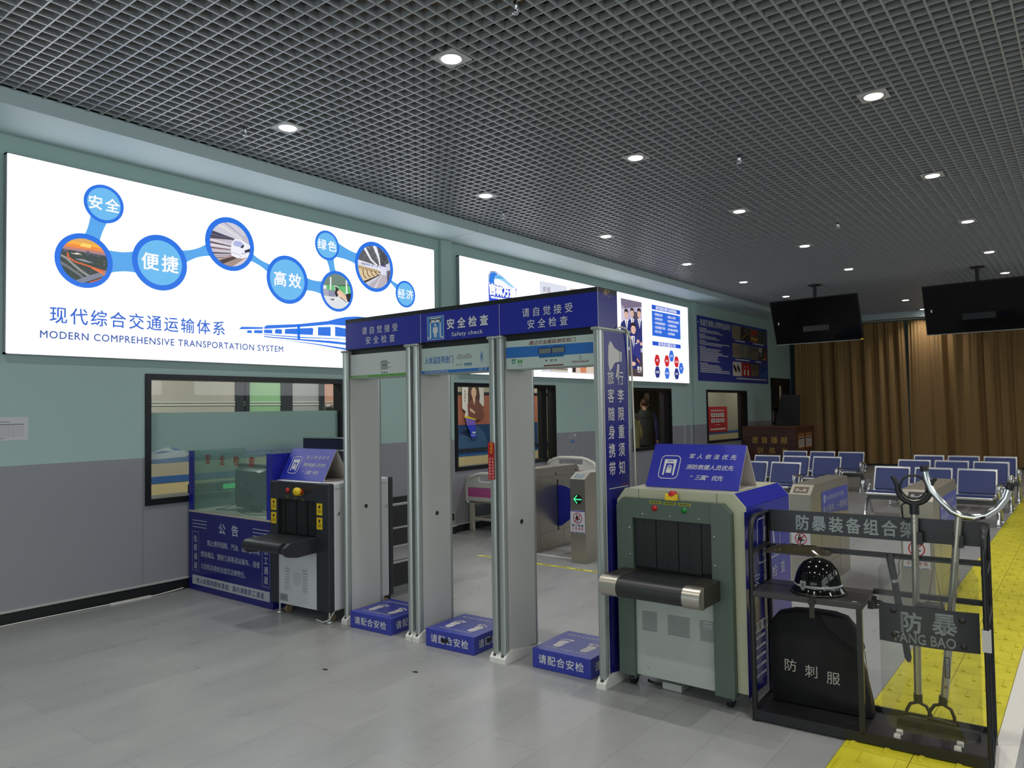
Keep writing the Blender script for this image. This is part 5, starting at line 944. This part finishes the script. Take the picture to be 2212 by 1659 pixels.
# ------------------------------------------------------------------ nursing bed and drip stand
bd = thing('nursing_bed', 'white nursing bed with pink end boards along the wall behind the gates', 'bed', (-6.45, 8.3, 0)); BW = M('bed_white', (214,214,204), .4); PINK = M('bed_pink', (206,98,160), .45)
def endboard(y, z0, zt, nm):
    x0, x1 = -6.975+.22, -5.86; xm = (x0+x1)/2; hw = (x1-x0)/2
    def arc(s, top): return [(xm+hw*s*cos(a), top-.11+.11*sin(a)**.8) for a in [pi-pi*i/14 for i in range(15)]]
    g = MB(BW); pts = [(x0+.03,z0),(x0,z0+.05),(x0,zt-.16),(x0+.03,zt-.08),(x0+.14,zt-.03),(xm-.2,zt-.004),(xm,zt),(xm+.2,zt-.004),(x1-.14,zt-.03),(x1-.03,zt-.08),(x1,zt-.16),(x1,z0+.05),(x1-.03,z0)]
    g.tube([(a,y,b_) for a, b_ in pts], .026, n=10)
    g.box(x0+.02,y-.014,zt-.19,x1-.02,y+.014,zt-.1,bev=.01); g.box(xm-.4,y-.014,zt-.1,xm-.22,y+.014,zt-.03); g.box(xm+.22,y-.014,zt-.1,xm+.4,y+.014,zt-.03)
    g.box(x0,y-.016,z0+.03,x1,y+.016,z0+.09,bev=.008); g.build(nm, bd)
    g = MB(PINK); g.box(x0+.03,y-.012,z0+.09,x1-.03,y+.012,zt-.19); g.build('pink_panel', bd)
endboard(7.62, .37, .77, 'foot_board'); endboard(9.5, .42, .88, 'head_board')
g = MB(M('bed_frame_cream', (190,186,168), .45)); g.box(-6.7,7.65,.36,-6.64,9.5,.42); g.box(-5.98,7.65,.36,-5.92,9.5,.42); g.box(-6.7,7.64,.38,-5.92,7.68,.42); g.box(-6.68,7.62,.15,-5.94,7.65,.18); g.box(-6.68,7.65,.15,-6.65,9.4,.18); g.build('bed_frame', bd)
for x in (-6.675,-5.95):
    for y in (7.635,9.42): g = MB(MATS['bed_frame_cream']); g.box(x-.036,y-.02,0,x+.036,y+.02,.38,bev=.008); g.build('leg', bd)
g = MB(M('mattress_grey', (160,160,170), .7)); g.box(-6.7,7.66,.42,-5.92,9.46,.5,bev=.03); g.build('mattress', bd)
iv = thing('drip_stand', 'thin steel drip stand with hooks and a blue collar rising behind the bed', 'drip stand', (-6.3, 9.62, 0)); X0 = -6.345
g = MB(CHROME); g.cyl((X0,9.62,.02),(X0,9.62,1.12),.011,n=10); g.build('pole', iv); g = MB(M('collar_blue', (50,110,180), .4)); g.lathe([(.01,0),(.022,.01),(.026,.03),(.012,.05)], (X0,9.62,1.1), 14); g.build('collar', iv)
g = MB(CHROME); g.cyl((X0,9.62,1.14),(X0,9.62,1.2),.005,n=8)
for s in (-1,1): g.tube([(X0,9.62,1.2)]+[(X0+s*(.035+.026*cos(a)),9.62,1.2+.026*sin(a)) for a in [pi-pi*1.6*i/9 for i in range(10)]], .004, n=6)
g.build('hooks', iv); g = MB(BLACK)
for i in range(5): a = 2*pi*i/5; g.tube([(X0,9.62,.05),(X0+.25*cos(a),9.62+.25*sin(a) if sin(a) < .2 else 9.62+.1*sin(a),.02)], .012, n=8)
g.build('base', iv)
# ------------------------------------------------------------------ waiting benches
SEATB = M('seat_vinyl_navy', (46,62,118), .42); SEF = M('seat_frame_silver', (206,208,210), .3, .6); BEAMM = M('bench_beam_grey', (110,112,114), .4, .5)
def bench():
    t = thing('waiting_bench', 'x', 'bench'); pit = .53
    def sq(mb, u, w, o, x0, x1, v0, v1, th, mat, bev): # slab in an inclined plane
        bm = bmesh.new(); bmesh.ops.create_cube(bm, size=1); n_ = Vector(u).cross(Vector(w))
        for v in bm.verts: v.co = Vector((x0+(v.co.x+.5)*(x1-x0), v0+(v.co.y+.5)*(v1-v0), v.co.z*th))
        bmesh.ops.bevel(bm, geom=bm.edges[:], offset=bev, segments=2, affect='EDGES'); bm.verts.index_update()
        mb.add([Vector(o)+Vector(u)*v.co.x+Vector(w)*v.co.y+n_*v.co.z for v in bm.verts], [[v.index for v in f.verts] for f in bm.faces], mat); bm.free()
    wb = Vector((0,.16,.34)).normalized(); ws = Vector((0,-1,.06)).normalized()
    for i in range(3):
        c = (i-1)*pit; x0, x1 = c-.235, c+.235
        g = MB(SEF); sq(g,(1,0,0),wb,(0,.07,.35),x0,x1,.0,.385,.016,SEF,.006); g.tube([(x0+.004,.07,.35),Vector((x0+.004,.07,.35))+wb*.385,Vector((x1-.004,.07,.35))+wb*.385,(x1-.004,.07,.35)],.011,SEF,8); p = g.build('backrest', t, False)
        g = MB(SEATB); sq(g,(1,0,0),wb,Vector((0,.07,.35))+Vector((0,-.9,.42))*.017,x0+.018,x1-.018,.022,.36,.026,SEATB,.01); g.build('back_cushion', p, False)
        g = MB(SEF); sq(g,(1,0,0),ws,(0,.075,.338),x0,x1,.0,.5,.02,SEF,.008); g.tube([(x0+.01,-.42,.363),(x1-.01,-.42,.363)],.018,SEF,10); p = g.build('seat', t, False)
        g = MB(SEATB); sq(g,(1,0,0),ws,(0,.06,.357),x0+.02,x1-.02,.02,.45,.024,SEATB,.01); g.build('seat_cushion', p, False)
    g = MB(BEAMM); g.box(-.8,-.14,.255,.8,-.07,.315); g.build('beam', t, False)
    for s in (-1,1):
        x = s*.8
        g = MB(CHROME); g.tube([(x,-.33,.0+.02),(x,-.30,.08),(x,-.16,.26),(x,-.05,.26),(x,.1,.08),(x,.16,.02)], .02, n=10)
        for y in (-.33,.16): g.lathe([(0,0),(.035,0),(.035,.008),(.012,.02),(0,.02)], (x,y,0), 14)
        g.build('leg', t, False)
        g = MB(CHROME); x = s*.815
        g.tube([(x,.03,.40),(x,-.02,.33),(x,-.2,.335),(x,-.3,.40),(x,-.34,.475),(x,-.31,.525),(x,-.25,.53),(x,-.0,.52),(x,.06,.50),(x,.075,.44),(x,.03,.40)], [.016,.016,.018,.022,.026,.028,.024,.018,.016,.016,.016], n=10); g.build('armrest', t, False)
    return t
BN = [((-1.835,11.83,0),'navy waiting bench right in front beside the yellow strip, first of its three rows'), ((-1.82,13.42,0),'navy waiting bench beside the yellow strip, middle of its three rows'), ((-1.81,14.72,0),'navy waiting bench beside the yellow strip, the row nearest the curtain'),
      ((-4.5,12.05,0),'navy waiting bench of the other block, front row behind the tent sign'), ((-4.29,13.63,0),'navy waiting bench of the other block, middle row'), ((-4.265,15.18,0),'navy waiting bench of the other block, back row before the wooden podium')]
pb = None
for loc, lab in BN:
    if pb is None: pb = bench(); o = pb; o.location = loc
    else: o = dup(pb, loc)
    o['label'] = lab; o['group'] = 'navy waiting benches'
# ------------------------------------------------------------------ hanging screens
def screen(label, x):
    t = thing('hanging_screen', label, 'television', (x,15.17,3.28), R(-2.5), 'black television screens hung from the ceiling'); a = .372; w_ = Vector((0,-sin(a),cos(a))); n_ = Vector((0,-cos(a),-sin(a)))
    g = MB(M('tv_bezel', (24,25,27), .3)); g.prism([(-.837,-.457),(.837,-.457),(.837,.457),(-.837,.457)], (0,0,0), X_, w_, n_*-.045); g.build('bezel', t, False)
    g = MB(M('tv_glass', (8,9,10), .08, spec=.2)); g.face((0,0,0), X_, w_, .001); g.rect(-.825,-.437,.825,.447,MATS['tv_glass']); g.build('display', t, False)
    g = MB(ALU); g.face((0,0,0), X_, w_, .0015); g.rect(-.837,-.457,.837,-.445,ALU); g.rect(-.735,-.03,-.71,.02,WHITE,.001); g.rect(.79,-.455,.835,-.425,YEL,.001); g.build('stickers', t, False)
    g = MB(BLACKM); g.cyl((0,.03,-.0),(0,.03,.78),.03); g.box(-.25,.035,-.2,.25,.075,.2); g.box(-.1,-.07,.69,.1,.13,.705); g.build('ceiling_pole', t, False); return t
screen('black screen hanging on a pole over the left block of benches', -4.268); screen('black screen hanging on a pole at the right edge over the yellow strip', -1.537)
# ------------------------------------------------------------------ podium with its display board
pdm = thing('wooden_podium', 'dark walnut podium with gold Chinese characters by the far wall', 'podium', (-6.1,18.3,0)); px0, px1, py0, py1, pz = -6.74, -5.47, 17.65, 19.1, 1.135
g = MB(BROWN); g.box(px0,py0,0,px1,py1,pz-.03); g.build('body', pdm); g = MB(M('walnut_top', (104,58,44), .3)); g.box(px0,py0-.015,pz-.03,px1+.015,py1,pz,bev=.006); g.build('top', pdm)
g = front(MB(), py0, .002); g.row('语音播报',-6.51,-5.67,.81,.165,GOLD,.016,wd=.165); g.row('训练台',-6.39,-5.66,.565,.16,GOLD,.012,wd=.16); g.build('lettering', pdm)
g = MB(M('plaque_wood', (150,96,48), .4)).face((px1,0,0), Y_, Z_, .002)
for y0, y1 in ((17.8,18.28),(18.36,18.86)): g.rect(y0,.6,y1,.97,MATS['plaque_wood']); g.rect(y0+.03,.64,y1-.03,.88,M('plaque_paper', (190,180,168), .6),.001); g.rect(y0+.06,.83,y1-.06,.86,BLACK,.0015); [g.lines(y0+.07,.8-i*.03,y1-y0-.16,.01,TD,.3,.0015) for i in range(5)]
g.build('notice_plaques', pdm)
g = MB(M('board_black', (16,16,17), .5)); g.prism([(-6.12,1.137),(-5.56,1.137),(-5.54,1.87),(-5.97,1.89)], (0,18.2,0), X_, Z_, (0,.06,0)); tag(g.build('display_board'), 'tall black board standing on top of the walnut podium', 'board')
# ------------------------------------------------------------------ curtains along the end wall
CUR = M('curtain_tan', (160,128,84), .85, spec=.2); noisy(CUR, (150,119,77), (168,136,92), 90, 2, stretch=(1,1,.3))
def curtain(label, x0, x1, folds, gather):
    z0, z1 = .05, 3.762; nx = int((x1-x0)/.018); nz = 16; vs = []; r2 = random.Random(int(-x0*100))
    ph = [(r2.uniform(.18,.5), r2.uniform(0,6), r2.uniform(.006,.018)) for _ in range(5)]
    for j in range(nz+1):
        z = z1+(z0-z1)*j/nz; t_ = j/nz
        for i in range(nx+1):
            x = x0+(x1-x0)*i/nx; y = 21.44
            for lam, p0, am in ph: y += am*sin(2*pi*x/lam+p0+t_*.35*sin(p0))
            for f, d in folds:
                q = (x-f-.04*t_)/.055; y += d*math.exp(-q*q)
            y += (1-t_)**3*.018*sin(2*pi*x/.085); 
            if gather: x = x+gather*(1-t_)**1.3*(1 if gather*1 else 0)*math.exp(-abs((x-(x1 if gather < 0 else x0))/.25))
            vs.append((x, y, z))
    g = MB(CUR); g.add(vs, [(j*(nx+1)+i, j*(nx+1)+i+1, (j+1)*(nx+1)+i+1, (j+1)*(nx+1)+i) for j in range(nz) for i in range(nx)], CUR, True)
    o = g.build('window_curtain'); tag(o, label, 'curtain', 'tan curtains on the end wall'); return o
curtain('floor-length tan curtain between the door corner and the narrow dark gap', -6.62, -3.77, [(-5.96,.1),(-5.66,.13),(-5.2,.05),(-4.92,.07),(-4.62,.05),(-4.33,.14),(-4.06,.09)], -.05)
curtain('floor-length tan curtain right of the narrow dark gap', -3.76, 4.1, [(-3.3,.04),(-2.91,.14),(-2.5,.05),(-2.17,.14),(-1.85,.07),(-1.57,.13),(-1.1,.06),(-.6,.12),(0,.1),(.6,.1),(1.3,.1),(2,.1),(2.8,.1),(3.5,.1)], .03)
g = MB(M('curtain_track_white', (196,194,180), .4), BLACK); g.box(-6.6,21.40,3.79,4.15,21.5,3.812); 
for i in range(60): g.box(-6.5+i*.18,21.42,3.77,-6.49+i*.18,21.45,3.79,BLACK)
tag(g.build('curtain_track'), 'pale curtain track under the teal bulkhead of the end wall', 'curtain track')
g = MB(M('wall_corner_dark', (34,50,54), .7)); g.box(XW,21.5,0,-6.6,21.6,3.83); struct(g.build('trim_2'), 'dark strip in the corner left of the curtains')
# ------------------------------------------------------------------ yellow tactile strip
TY = M('tactile_yellow', (214,206,40), .5); noisy(TY, (186,178,34), (202,194,46), 6, 3)
def tile_seams(m):
    b = m.node_tree.nodes['Principled BSDF']
g = MB(TY); ts_ = .2865; y = 1.2
while y < 21.2:
    for k in range(2):
        x = -1.0+k*.289; g.box(x+.002,y+.002,.0,x+.2868,y+ts_-.002,.006)
        for i in range(4):
            bx = x+.035+i*.073; yo = .02 if i % 2 == 0 else .15
            g.prism([(bx-.014,.006),(bx-.008,.0115),(bx+.008,.0115),(bx+.014,.006)], (0,y+yo,0), X_, Z_, (0,.12,0))
    y += ts_
g.box(-1.002,1.2,0,-.4215,21.2,.0028,M('tactile_joint', (120,112,30), .7)); o = g.build('tactile_paving'); tag(o, 'yellow tactile paving strip with raised bars running to the curtains', 'tactile paving')
# scraps on the floor
for i, (x, y, lab) in enumerate(((-3.9,3.0,'small dark scrap on the floor before the middle gate'),(-3.4,3.3,'tiny dark scrap on the floor in front of the torn step'))):
    g = MB(BLACK); g.prism([(0,0),(.03,.006),(.035,.016),(.01,.02)], (x,y,.0), X_, Y_, (0,0,.004)); tag(g.build('floor_scrap'), lab, 'scrap')
# ------------------------------------------------------------------ riot gear rack and everything on it (rack frame coordinates u,v,z)
RK = (-1.44, 3.82, 0); RA = R(3.5); RU, RV = Vector((cos(RA), sin(RA), 0)), Vector((-sin(RA), cos(RA), 0))
RM = Matrix.Translation(RK) @ Matrix.Rotation(RA, 4, 'Z')
def place(t_loc):                                      # world position of a rack-frame point
    return RM @ Vector(t_loc)
rk = thing('equipment_rack', 'black metal rack with a Chinese header board holding the riot gear', 'rack', RK, RA); PB_ = M('rack_black', (26,27,30), .36, .15); PBS = M('rack_shelf', (44,42,42), .4)
D = .34; s = .013
for u in (.007, 1.033):
    g = MB(PB_); pts = [(u,.0+s,0),(u,s,.94)]+[(u,s+.09-.09*cos(a),.94+.1*sin(a)) for a in [R(15)*i for i in range(1,7)]]+[(u,D-s,1.04),(u,D-s,0)]
    g.tube(pts, .0155, n=4); g.build('side_frame', rk, False)
    g = MB(PB_); g.box(u-s,.02,.855,u+s,D-.02,.873); g.box(u-s,.02,.64,u+s,D-.02,.66); g.box(u-s,.02,.03,u+s,D-.02,.055); g.build('side_rail', rk, False)
g = MB(PB_); g.box(.01,D-.012,.928,1.03,D+.004,1.046); g.build('header_board', rk, False)
g = front(MB(), D-.012, .0015); g.row('防暴装备组合架', .158, .735, .987, .086, M('rack_lettering', (140,150,150), .5), .022, wd=.074); g.build('lettering', rk, False)
g = MB(PB_)
for z, u0 in ((.85,.02),(.662,.535)): g.box(u0,D-.03,z-.012,1.03,D-.005,z+.012)
g.build('back_rail', rk, False)
g = MB(PBS); g.box(.012,.0,.637,.535,D-.01,.665,bev=.004); g.build('shelf', rk, False); g = MB(PBS); g.box(.02,.17,.836,.285,D-.01,.842); g.build('upper_tray', rk, False)
g = MB(PBS); g.box(.012,.012,.035,1.028,D-.012,.052); g.box(.012,0,.012,1.028,.014,.06,PB_); g.box(.012,D-.014,.012,1.028,D,.075,PB_); g.build('base_tray', rk, False)
g = MB(PB_); g.box(.505,0,.05,.53,.026,.64); g.build('middle_post', rk, False)
g = MB(M('tape_white', (190,190,188), .6)); g.box(1.0155,-.004,.522,1.05,.031,.616); g.build('white_tape', rk, False)
for u, v in ((.665,.085),(.662,.03),(.912,.09),(.906,.03)): g = MB(M('foam_white', (206,204,194), .7)); g.box(u-.014,v-.014,.052,u+.014,v+.012,.075,bev=.004); g.build('foam_stop', rk, False)
g = MB(PB_); g.box(.64,.2,.052,.985,.235,.085); g.build('handle_stop', rk, False)
for v in (.205,.31): g = MB(BLACK); g.tube([(.535,v,.61)]+[(.555+.02*cos(a),v+.02*sin(a),.612) for a in [pi-R(290)*i/10 for i in range(11)]], .006, n=6); g.box(.525,v-.012,.6,.55,v+.012,.637); g.build('clip', rk, False)
for u in (.745,.918): g = MB(BLACK); g.box(u-.024,D-.07,.925,u+.024,D-.012,.985); g.build('clip', rk, False)
g = MB(M('rack_white_chip', (200,198,190), .6)); g.box(.485,.03,.6652,.505,.036,.666); g.build('paint_chip', rk, False)
# helmet
hp = place((.3,.165,.665)); hl = thing('riot_helmet', 'glossy black riot helmet with a silver badge and braid on the rack shelf', 'helmet', hp, RA); HB = M('helmet_black', (9,9,10), .1, spec=.35)
g = MB(HB); g.lathe([(.131,.0),(.135,.004),(.132,.01),(.122,.024),(.115,.04),(.111,.06),(.104,.09),(.09,.122),(.068,.148),(.04,.163),(.015,.169),(0,.17)], (0,0,0), 36, sx=1, sy=1.1); g.build('shell', hl, False)
g = MB(M('helmet_rim', (40,36,26), .3)); g.tube([(.133*cos(a),.146*sin(a),.006) for a in [2*pi*i/40 for i in range(40)]], .0045, n=6, closed=True); g.build('rim', hl, False)
g = MB(M('braid_silver', (190,192,192), .3, .8))
for i in range(64): a = pi*1.02+pi*1.0*i/64; r_ = .1155; p = Vector((r_*cos(a), r_*1.1*sin(a), .042+.004*sin(i*pi))); g.sph(p, .0042, n=6, sc=(1,1,.8))
g.tube([(.1145*cos(a),.1145*1.1*sin(a),.0475) for a in [pi+pi*i/30 for i in range(31)]], .0012, n=5); g.tube([(.1165*cos(a),.1165*1.1*sin(a),.0365) for a in [pi+pi*i/30 for i in range(31)]], .0012, n=5); g.build('braid', hl, False)
a = R(247); n_ = Vector((cos(a),sin(a)*.92,.12)).normalized(); u_ = Vector((-sin(a),cos(a),0)).normalized(); w_ = n_.cross(u_)
g = MB(MATS['braid_silver']); g.prism([(-.017,.018),(-.012,.024),(0,.02),(.012,.024),(.017,.018),(.015,-.006),(0,-.025),(-.015,-.006)], Vector((.117*cos(a),.117*1.1*sin(a),.047)), u_, w_, n_*.004)
g.face(Vector((.117*cos(a),.117*1.1*sin(a),.047))+n_*.004, u_, w_, .0006); g.ring(0,.0,.006,.009,TD); g.rect(-.003,-.004,.003,.006,TD); g.strip([(-.01,.012),(0,.008),(.01,.012)],.003,TD); g.build('badge', hl, False)
g = MB(M('strap_brown', (44,40,30), .6)); g.prism([(-.012,-.172),(.012,-.172),(.012,-.168),(-.012,-.168)], (.005,0,.004), X_, Y_, (0,0,-.1)); g.box(-.007,-.172,-.003,.017,-.05,.002); g.box(-.012,-.178,-.03,.022,-.166,-.012,BLACK,.002); g.build('chin_strap', hl, False)
# plastic film bag on the upper tray
g = MB(M('film_bag', (58,54,40), .12, coat=.5)); vs = []
for j in range(9):
    for i in range(25): u, v = i/24, j/8; e = min(u,1-u,.25)*4*min(v,1-v,.2)*5; vs.append(place((.02+u*.33,.19+v*.13,.8425+.028*e+.008*rnd.random()*(e > .1))))
g.add(vs, [(j*25+i, j*25+i+1, (j+1)*25+i+1, (j+1)*25+i) for j in range(8) for i in range(24)], None, True)
g.add([v_ if i else v_ for i, v_ in enumerate([place((.02,.19,.8422)),place((.35,.19,.8422)),place((.35,.32,.8422)),place((.02,.32,.8422))])], [(3,2,1,0)]); tag(g.build('film_packet'), 'crinkled dark plastic packet lying on the upper tray of the rack', 'packet')
# stab vest bag
bg = thing('vest_bag', 'black fabric bag marked in white characters standing on the rack base', 'bag', place((.28,.24,.052)), RA); BF = M('bag_fabric', (12,12,14), .8)
OUT = [(-.235,.0),(-.245,.12),(-.24,.3),(-.235,.42),(-.2,.465),(-.12,.49),(-.02,.497),(.08,.495),(.14,.48),(.19,.42),(.215,.33),(.2,.29),(.222,.2),(.25,.06),(.255,.0)]
g = MB(BF); vs = []; k = len(OUT)
for y, q in ((-.035,.9),(-.05,.6),(-.055,.0)): vs += [(x*(1-.1*(1-q)) if q else x*.8, y, .24+(z-.24)*(1-.1*(1-q)) if q else .24+(z-.24)*.75) for x, z in OUT]
f0 = [(x, -.02, z) for x, z in OUT]; b0 = [(x, .035, z) for x, z in OUT]; allv = b0+f0+vs[:k]+vs[k:2*k]
fs = [tuple(range(k-1,-1,-1))]+[(r_*k+i, r_*k+(i+1) % k, (r_+1)*k+(i+1) % k, (r_+1)*k+i) for r_ in range(3) for i in range(k)]+[tuple(range(3*k,4*k))]
g.add(allv, fs, BF, True); g.build('bag', bg, False)
g = MB(M('bag_flap', (16,16,18), .75)); g.prism([(.02,.49),(.14,.48),(.2,.4),(.19,.33),(.06,.42)], (0,-.054,0), X_, Z_, (0,.006,0)); g.build('flap', bg, False)
g = MB(M('zip_brass', (120,104,50), .4, .6)); g.tube([(.222,-.03,.33),(.23,-.03,.25),(.245,-.03,.12),(.25,-.03,.02)], .002, n=5); g.build('zip', bg, False)
g = front(MB(), -.0525, .002); BL_ = M('bag_lettering', (168,166,158), .6)
for c_, x, z in zip('防刺服', (-.135,-.03,.075), (.204,.19,.175)): g.ch(c_, x, z, .068, .068, BL_, .006)
g.build('lettering', bg, False)
# shield
sh = thing('riot_shield', 'transparent riot shield with a dark band reading FANG BAO leaning on the rack', 'shield', place((.805,.03,.052)), RA)
def shy(x, z): return -.012-.02*(1-(x/.205)**2)+.05*(z/.85)*.3
g = MB(CLEAR); nx, nz = 14, 16; vs = []
for side in (0,1):
    for j in range(nz+1):
        for i in range(nx+1):
            x, z = -.203+.406*i/nx, .03+.8*j/nz+.02; cx_ = abs(x)-.133; lo, hi = .05+.07, .87-.09
            if cx_ > 0 and z < lo: z = max(z, lo-sqrt(max(0,.07**2-cx_**2)))
            if cx_ > 0 and z > hi: z = min(z, hi+.09*sqrt(max(0,1-(cx_/.07)**2)))
            vs.append((x, shy(x,z)+side*.003, z))
m_ = (nx+1)*(nz+1); fs = []
for side in (0,1): fs += [(side*m_+j*(nx+1)+i, side*m_+j*(nx+1)+i+1, side*m_+(j+1)*(nx+1)+i+1, side*m_+(j+1)*(nx+1)+i)[::1 if side == 0 else -1] for j in range(nz) for i in range(nx)]
g.add(vs, fs, CLEAR, True); g.build('clear_plate', sh, False)
g = MB(M('shield_band_dark', (34,36,40), .35)); vs = []
for side in (0,1):
    for z in (.452,.63):
        for i in range(nx+1): x = -.203+.406*i/nx; vs.append((x, shy(x,z)+(-.003 if side == 0 else -.0005), z))
q = nx+1; fs = [(i, i+1, q+i+1, q+i) for i in range(nx)]+[(2*q+i, 3*q+i, 3*q+i+1, 2*q+i+1) for i in range(nx)]+[(i, 2*q+i, 2*q+i+1, i+1) for i in range(nx)]+[(q+i, q+i+1, 3*q+i+1, 3*q+i) for i in range(nx)]
g.add(vs, fs); g.build('name_band', sh, False)
g = MB(); g.face((0,0,0), X_, Z_, 0); SLT = M('shield_lettering', (120,128,128), .5)
g.ch('防',-.067,.556,.096,.1,SLT,.026); g.ch('暴',.068,.566,.102,.104,SLT,.022); g.text('FANG BAO',-.136,.462,.11,.506,SLT,.02)
g.v = [Vector((v.x, shy(v.x, v.z)-.0042, v.z)) for v in g.v]; g.build('lettering', sh, False)
g = MB(M('rivet_dark', (26,24,22), .5))
for x, z in ((.137,.59),(.14,.475),(-.14,.6),(-.138,.49)): g.lathe([(.014,0),(.013,.004),(.006,.008),(0,.009)], (x,shy(x,z)-.003,z), 16, ax=(0,-1,0))
g.build('rivet', sh, False)
g = MB(M('arm_pad', (40,38,36), .6)); g.box(-.055,.02,.45,.055,.05,.64,bev=.014); g.tube([(-.06,.03,.5),(-.06,.07,.54),(-.06,.03,.6)], .01, n=8); g.build('arm_pad', sh, False)
# polearms
def dgrip(mb, x, z, tilt, mat):                        # D-shaped grip hanging under a pole end at (x,z)
    c, s_ = cos(tilt), sin(tilt); T = lambda a, b_: (x+a*c+b_*s_, 0, z-a*s_+b_*c)
    mb.tube([T(0,.01),T(0,-.03)], .02, mat, 12); mb.tube([T(0,-.03),T(-.035,-.045),T(-.052,-.08),T(-.055,-.115)], .008, mat, 8); mb.tube([T(0,-.03),T(.035,-.045),T(.052,-.08),T(.055,-.115)], .008, mat, 8)
    mb.tube([T(-.06,-.115)]+[T(-.06+.12*i/12,-.115+.002*(i % 2)) for i in range(1,12)]+[T(.06,-.115)], .011, mat, 8)
p1 = thing('capture_pole', 'capture pole with a black ring-shaped claw head standing in the rack', 'pole', place((.725,.285,.052)), RA)
g = MB(STEEL); g.tube([(0,0,.13),(.012,0,1.035)], .0175, n=14); g.build('shaft', p1, False); g = MB(BLACK); dgrip(g, 0, .13, 0, BLACK); g.build('grip', p1, False)
g = MB(BLACK); g.tube([(.012,0,1.02),(.012,0,1.075)], .022, n=12); cz = 1.145
arc = [(.012+.066*cos(a), 0, cz+.066*sin(a)) for a in [R(140)+R(260)*i/16 for i in range(17)]]
g.tube([(.012-.098,-.0,cz+.06),(.012-.082,0,cz+.04)]+[(.012+.072*cos(a),0,cz+.072*sin(a)) for a in [R(170)+R(200)*i/14 for i in range(15)]]+[(.012+.082,0,cz+.04),(.012+.1,0,cz+.055)], [.008,.012]+[.013]*15+[.012,.008], n=10)
g.tube([(.012+.058*cos(a),-.008,cz+.01+.058*sin(a)) for a in [2*pi*i/28 for i in range(28)]], .0055, n=8, closed=True); g.tube([(-.02,0,1.08),(-.045,.0,1.06),(-.04,0,1.0),(-.01,0,.985)], .005, n=6); g.build('claw_head', p1, False)
g = MB(CHROME); g.sph((.012,-.018,1.0), .003, n=6); g.sph((.012,-.018,.98), .003, n=6); g.build('rivets', p1, False)
p2 = thing('restraint_fork', 'steel restraint fork with a wide U-shaped head standing in the rack', 'fork', place((.838,.285,.052)), RA)
g = MB(STEEL); g.tube([(0,0,.14),(.087,0,1.02)], .0175, n=14); g.build('shaft', p2, False); g = MB(BLACK); dgrip(g, -.004, .14, .1, BLACK); g.build('grip', p2, False)
g = MB(CHROME); U = [(-.052,1.255),(-.045,1.2),(-.025,1.14),(.02,1.085),(.06,1.045),(.1,1.025),(.15,1.02),(.2,1.035),(.245,1.07),(.28,1.12),(.3,1.185)]
g.tube([(x,0,z) for x, z in U], .0165, n=14); g.build('fork_head', p2, False)
for (x0, z0), (x1, z1) in ((U[0],U[1]),(U[-1],U[-2])): g = MB(BLACK); g.tube([(x0+(x1-x0)*-.1,0,z0+(z1-z0)*-.1),(x0+(x1-x0)*.4,0,z0+(z1-z0)*.4)], .0195, n=12); g.build('end_cap', p2, False)
g = front(MB(), -.0185, .0005); g.rect(.008,.245,.03,.345,BLACK); g.col('使用前请拉长',.019,.34,.25,.016,LET,0,l=.0006); g.ring(.01,.2,.004,.007,M('sticker_red', (120,50,44), .5)); g.build('sticker', p2, False)
# baton, spray case hanging from the rail
bt = thing('police_baton', 'black baton hanging slantwise by a cord behind the clear shield', 'baton', place((.615,.29,.33)), RA); g = MB(BLACK)
g.tube([(.0,0,.535),(.004,0,.52),(.02,0,.42),(.072,0,.03),(.075,0,.01)], [.012,.0175,.0165,.0165,.008], n=12)
for i in range(9): g.tube([(.004+.0018*i,0,.515-.011*i),(.0045+.0018*i,0,.511-.011*i)], .0188, n=12)
g.build('shaft', bt, False); g = MB(ALU); g.tube([(.021,0,.41),(.0235,0,.395)], .0185, n=12); g.build('steel_collar', bt, False)
g = MB(BLACK); g.tube([(.026,0,.405),(.045,.0,.44),(.042,.0,.48),(.05,.015,.52)], .002, n=5); g.build('cord', bt, False)
sp_ = thing('hanging_pouch', 'small black pouch hanging by a cord from the rack rail behind the shield', 'pouch', place((.805,.295,.5)), RA)
g = MB(M('pouch_black', (30,28,27), .6)); g.box(-.048,-.02,0,.048,.022,.145,bev=.018); g.build('pouch', sp_, False); g = MB(BLACK); g.tube([(-.025,0,.14),(.01,.0,.34),(.035,0,.14)], .0025, n=5); g.build('cord', sp_, False)
bpy.data.objects.remove(_ob)
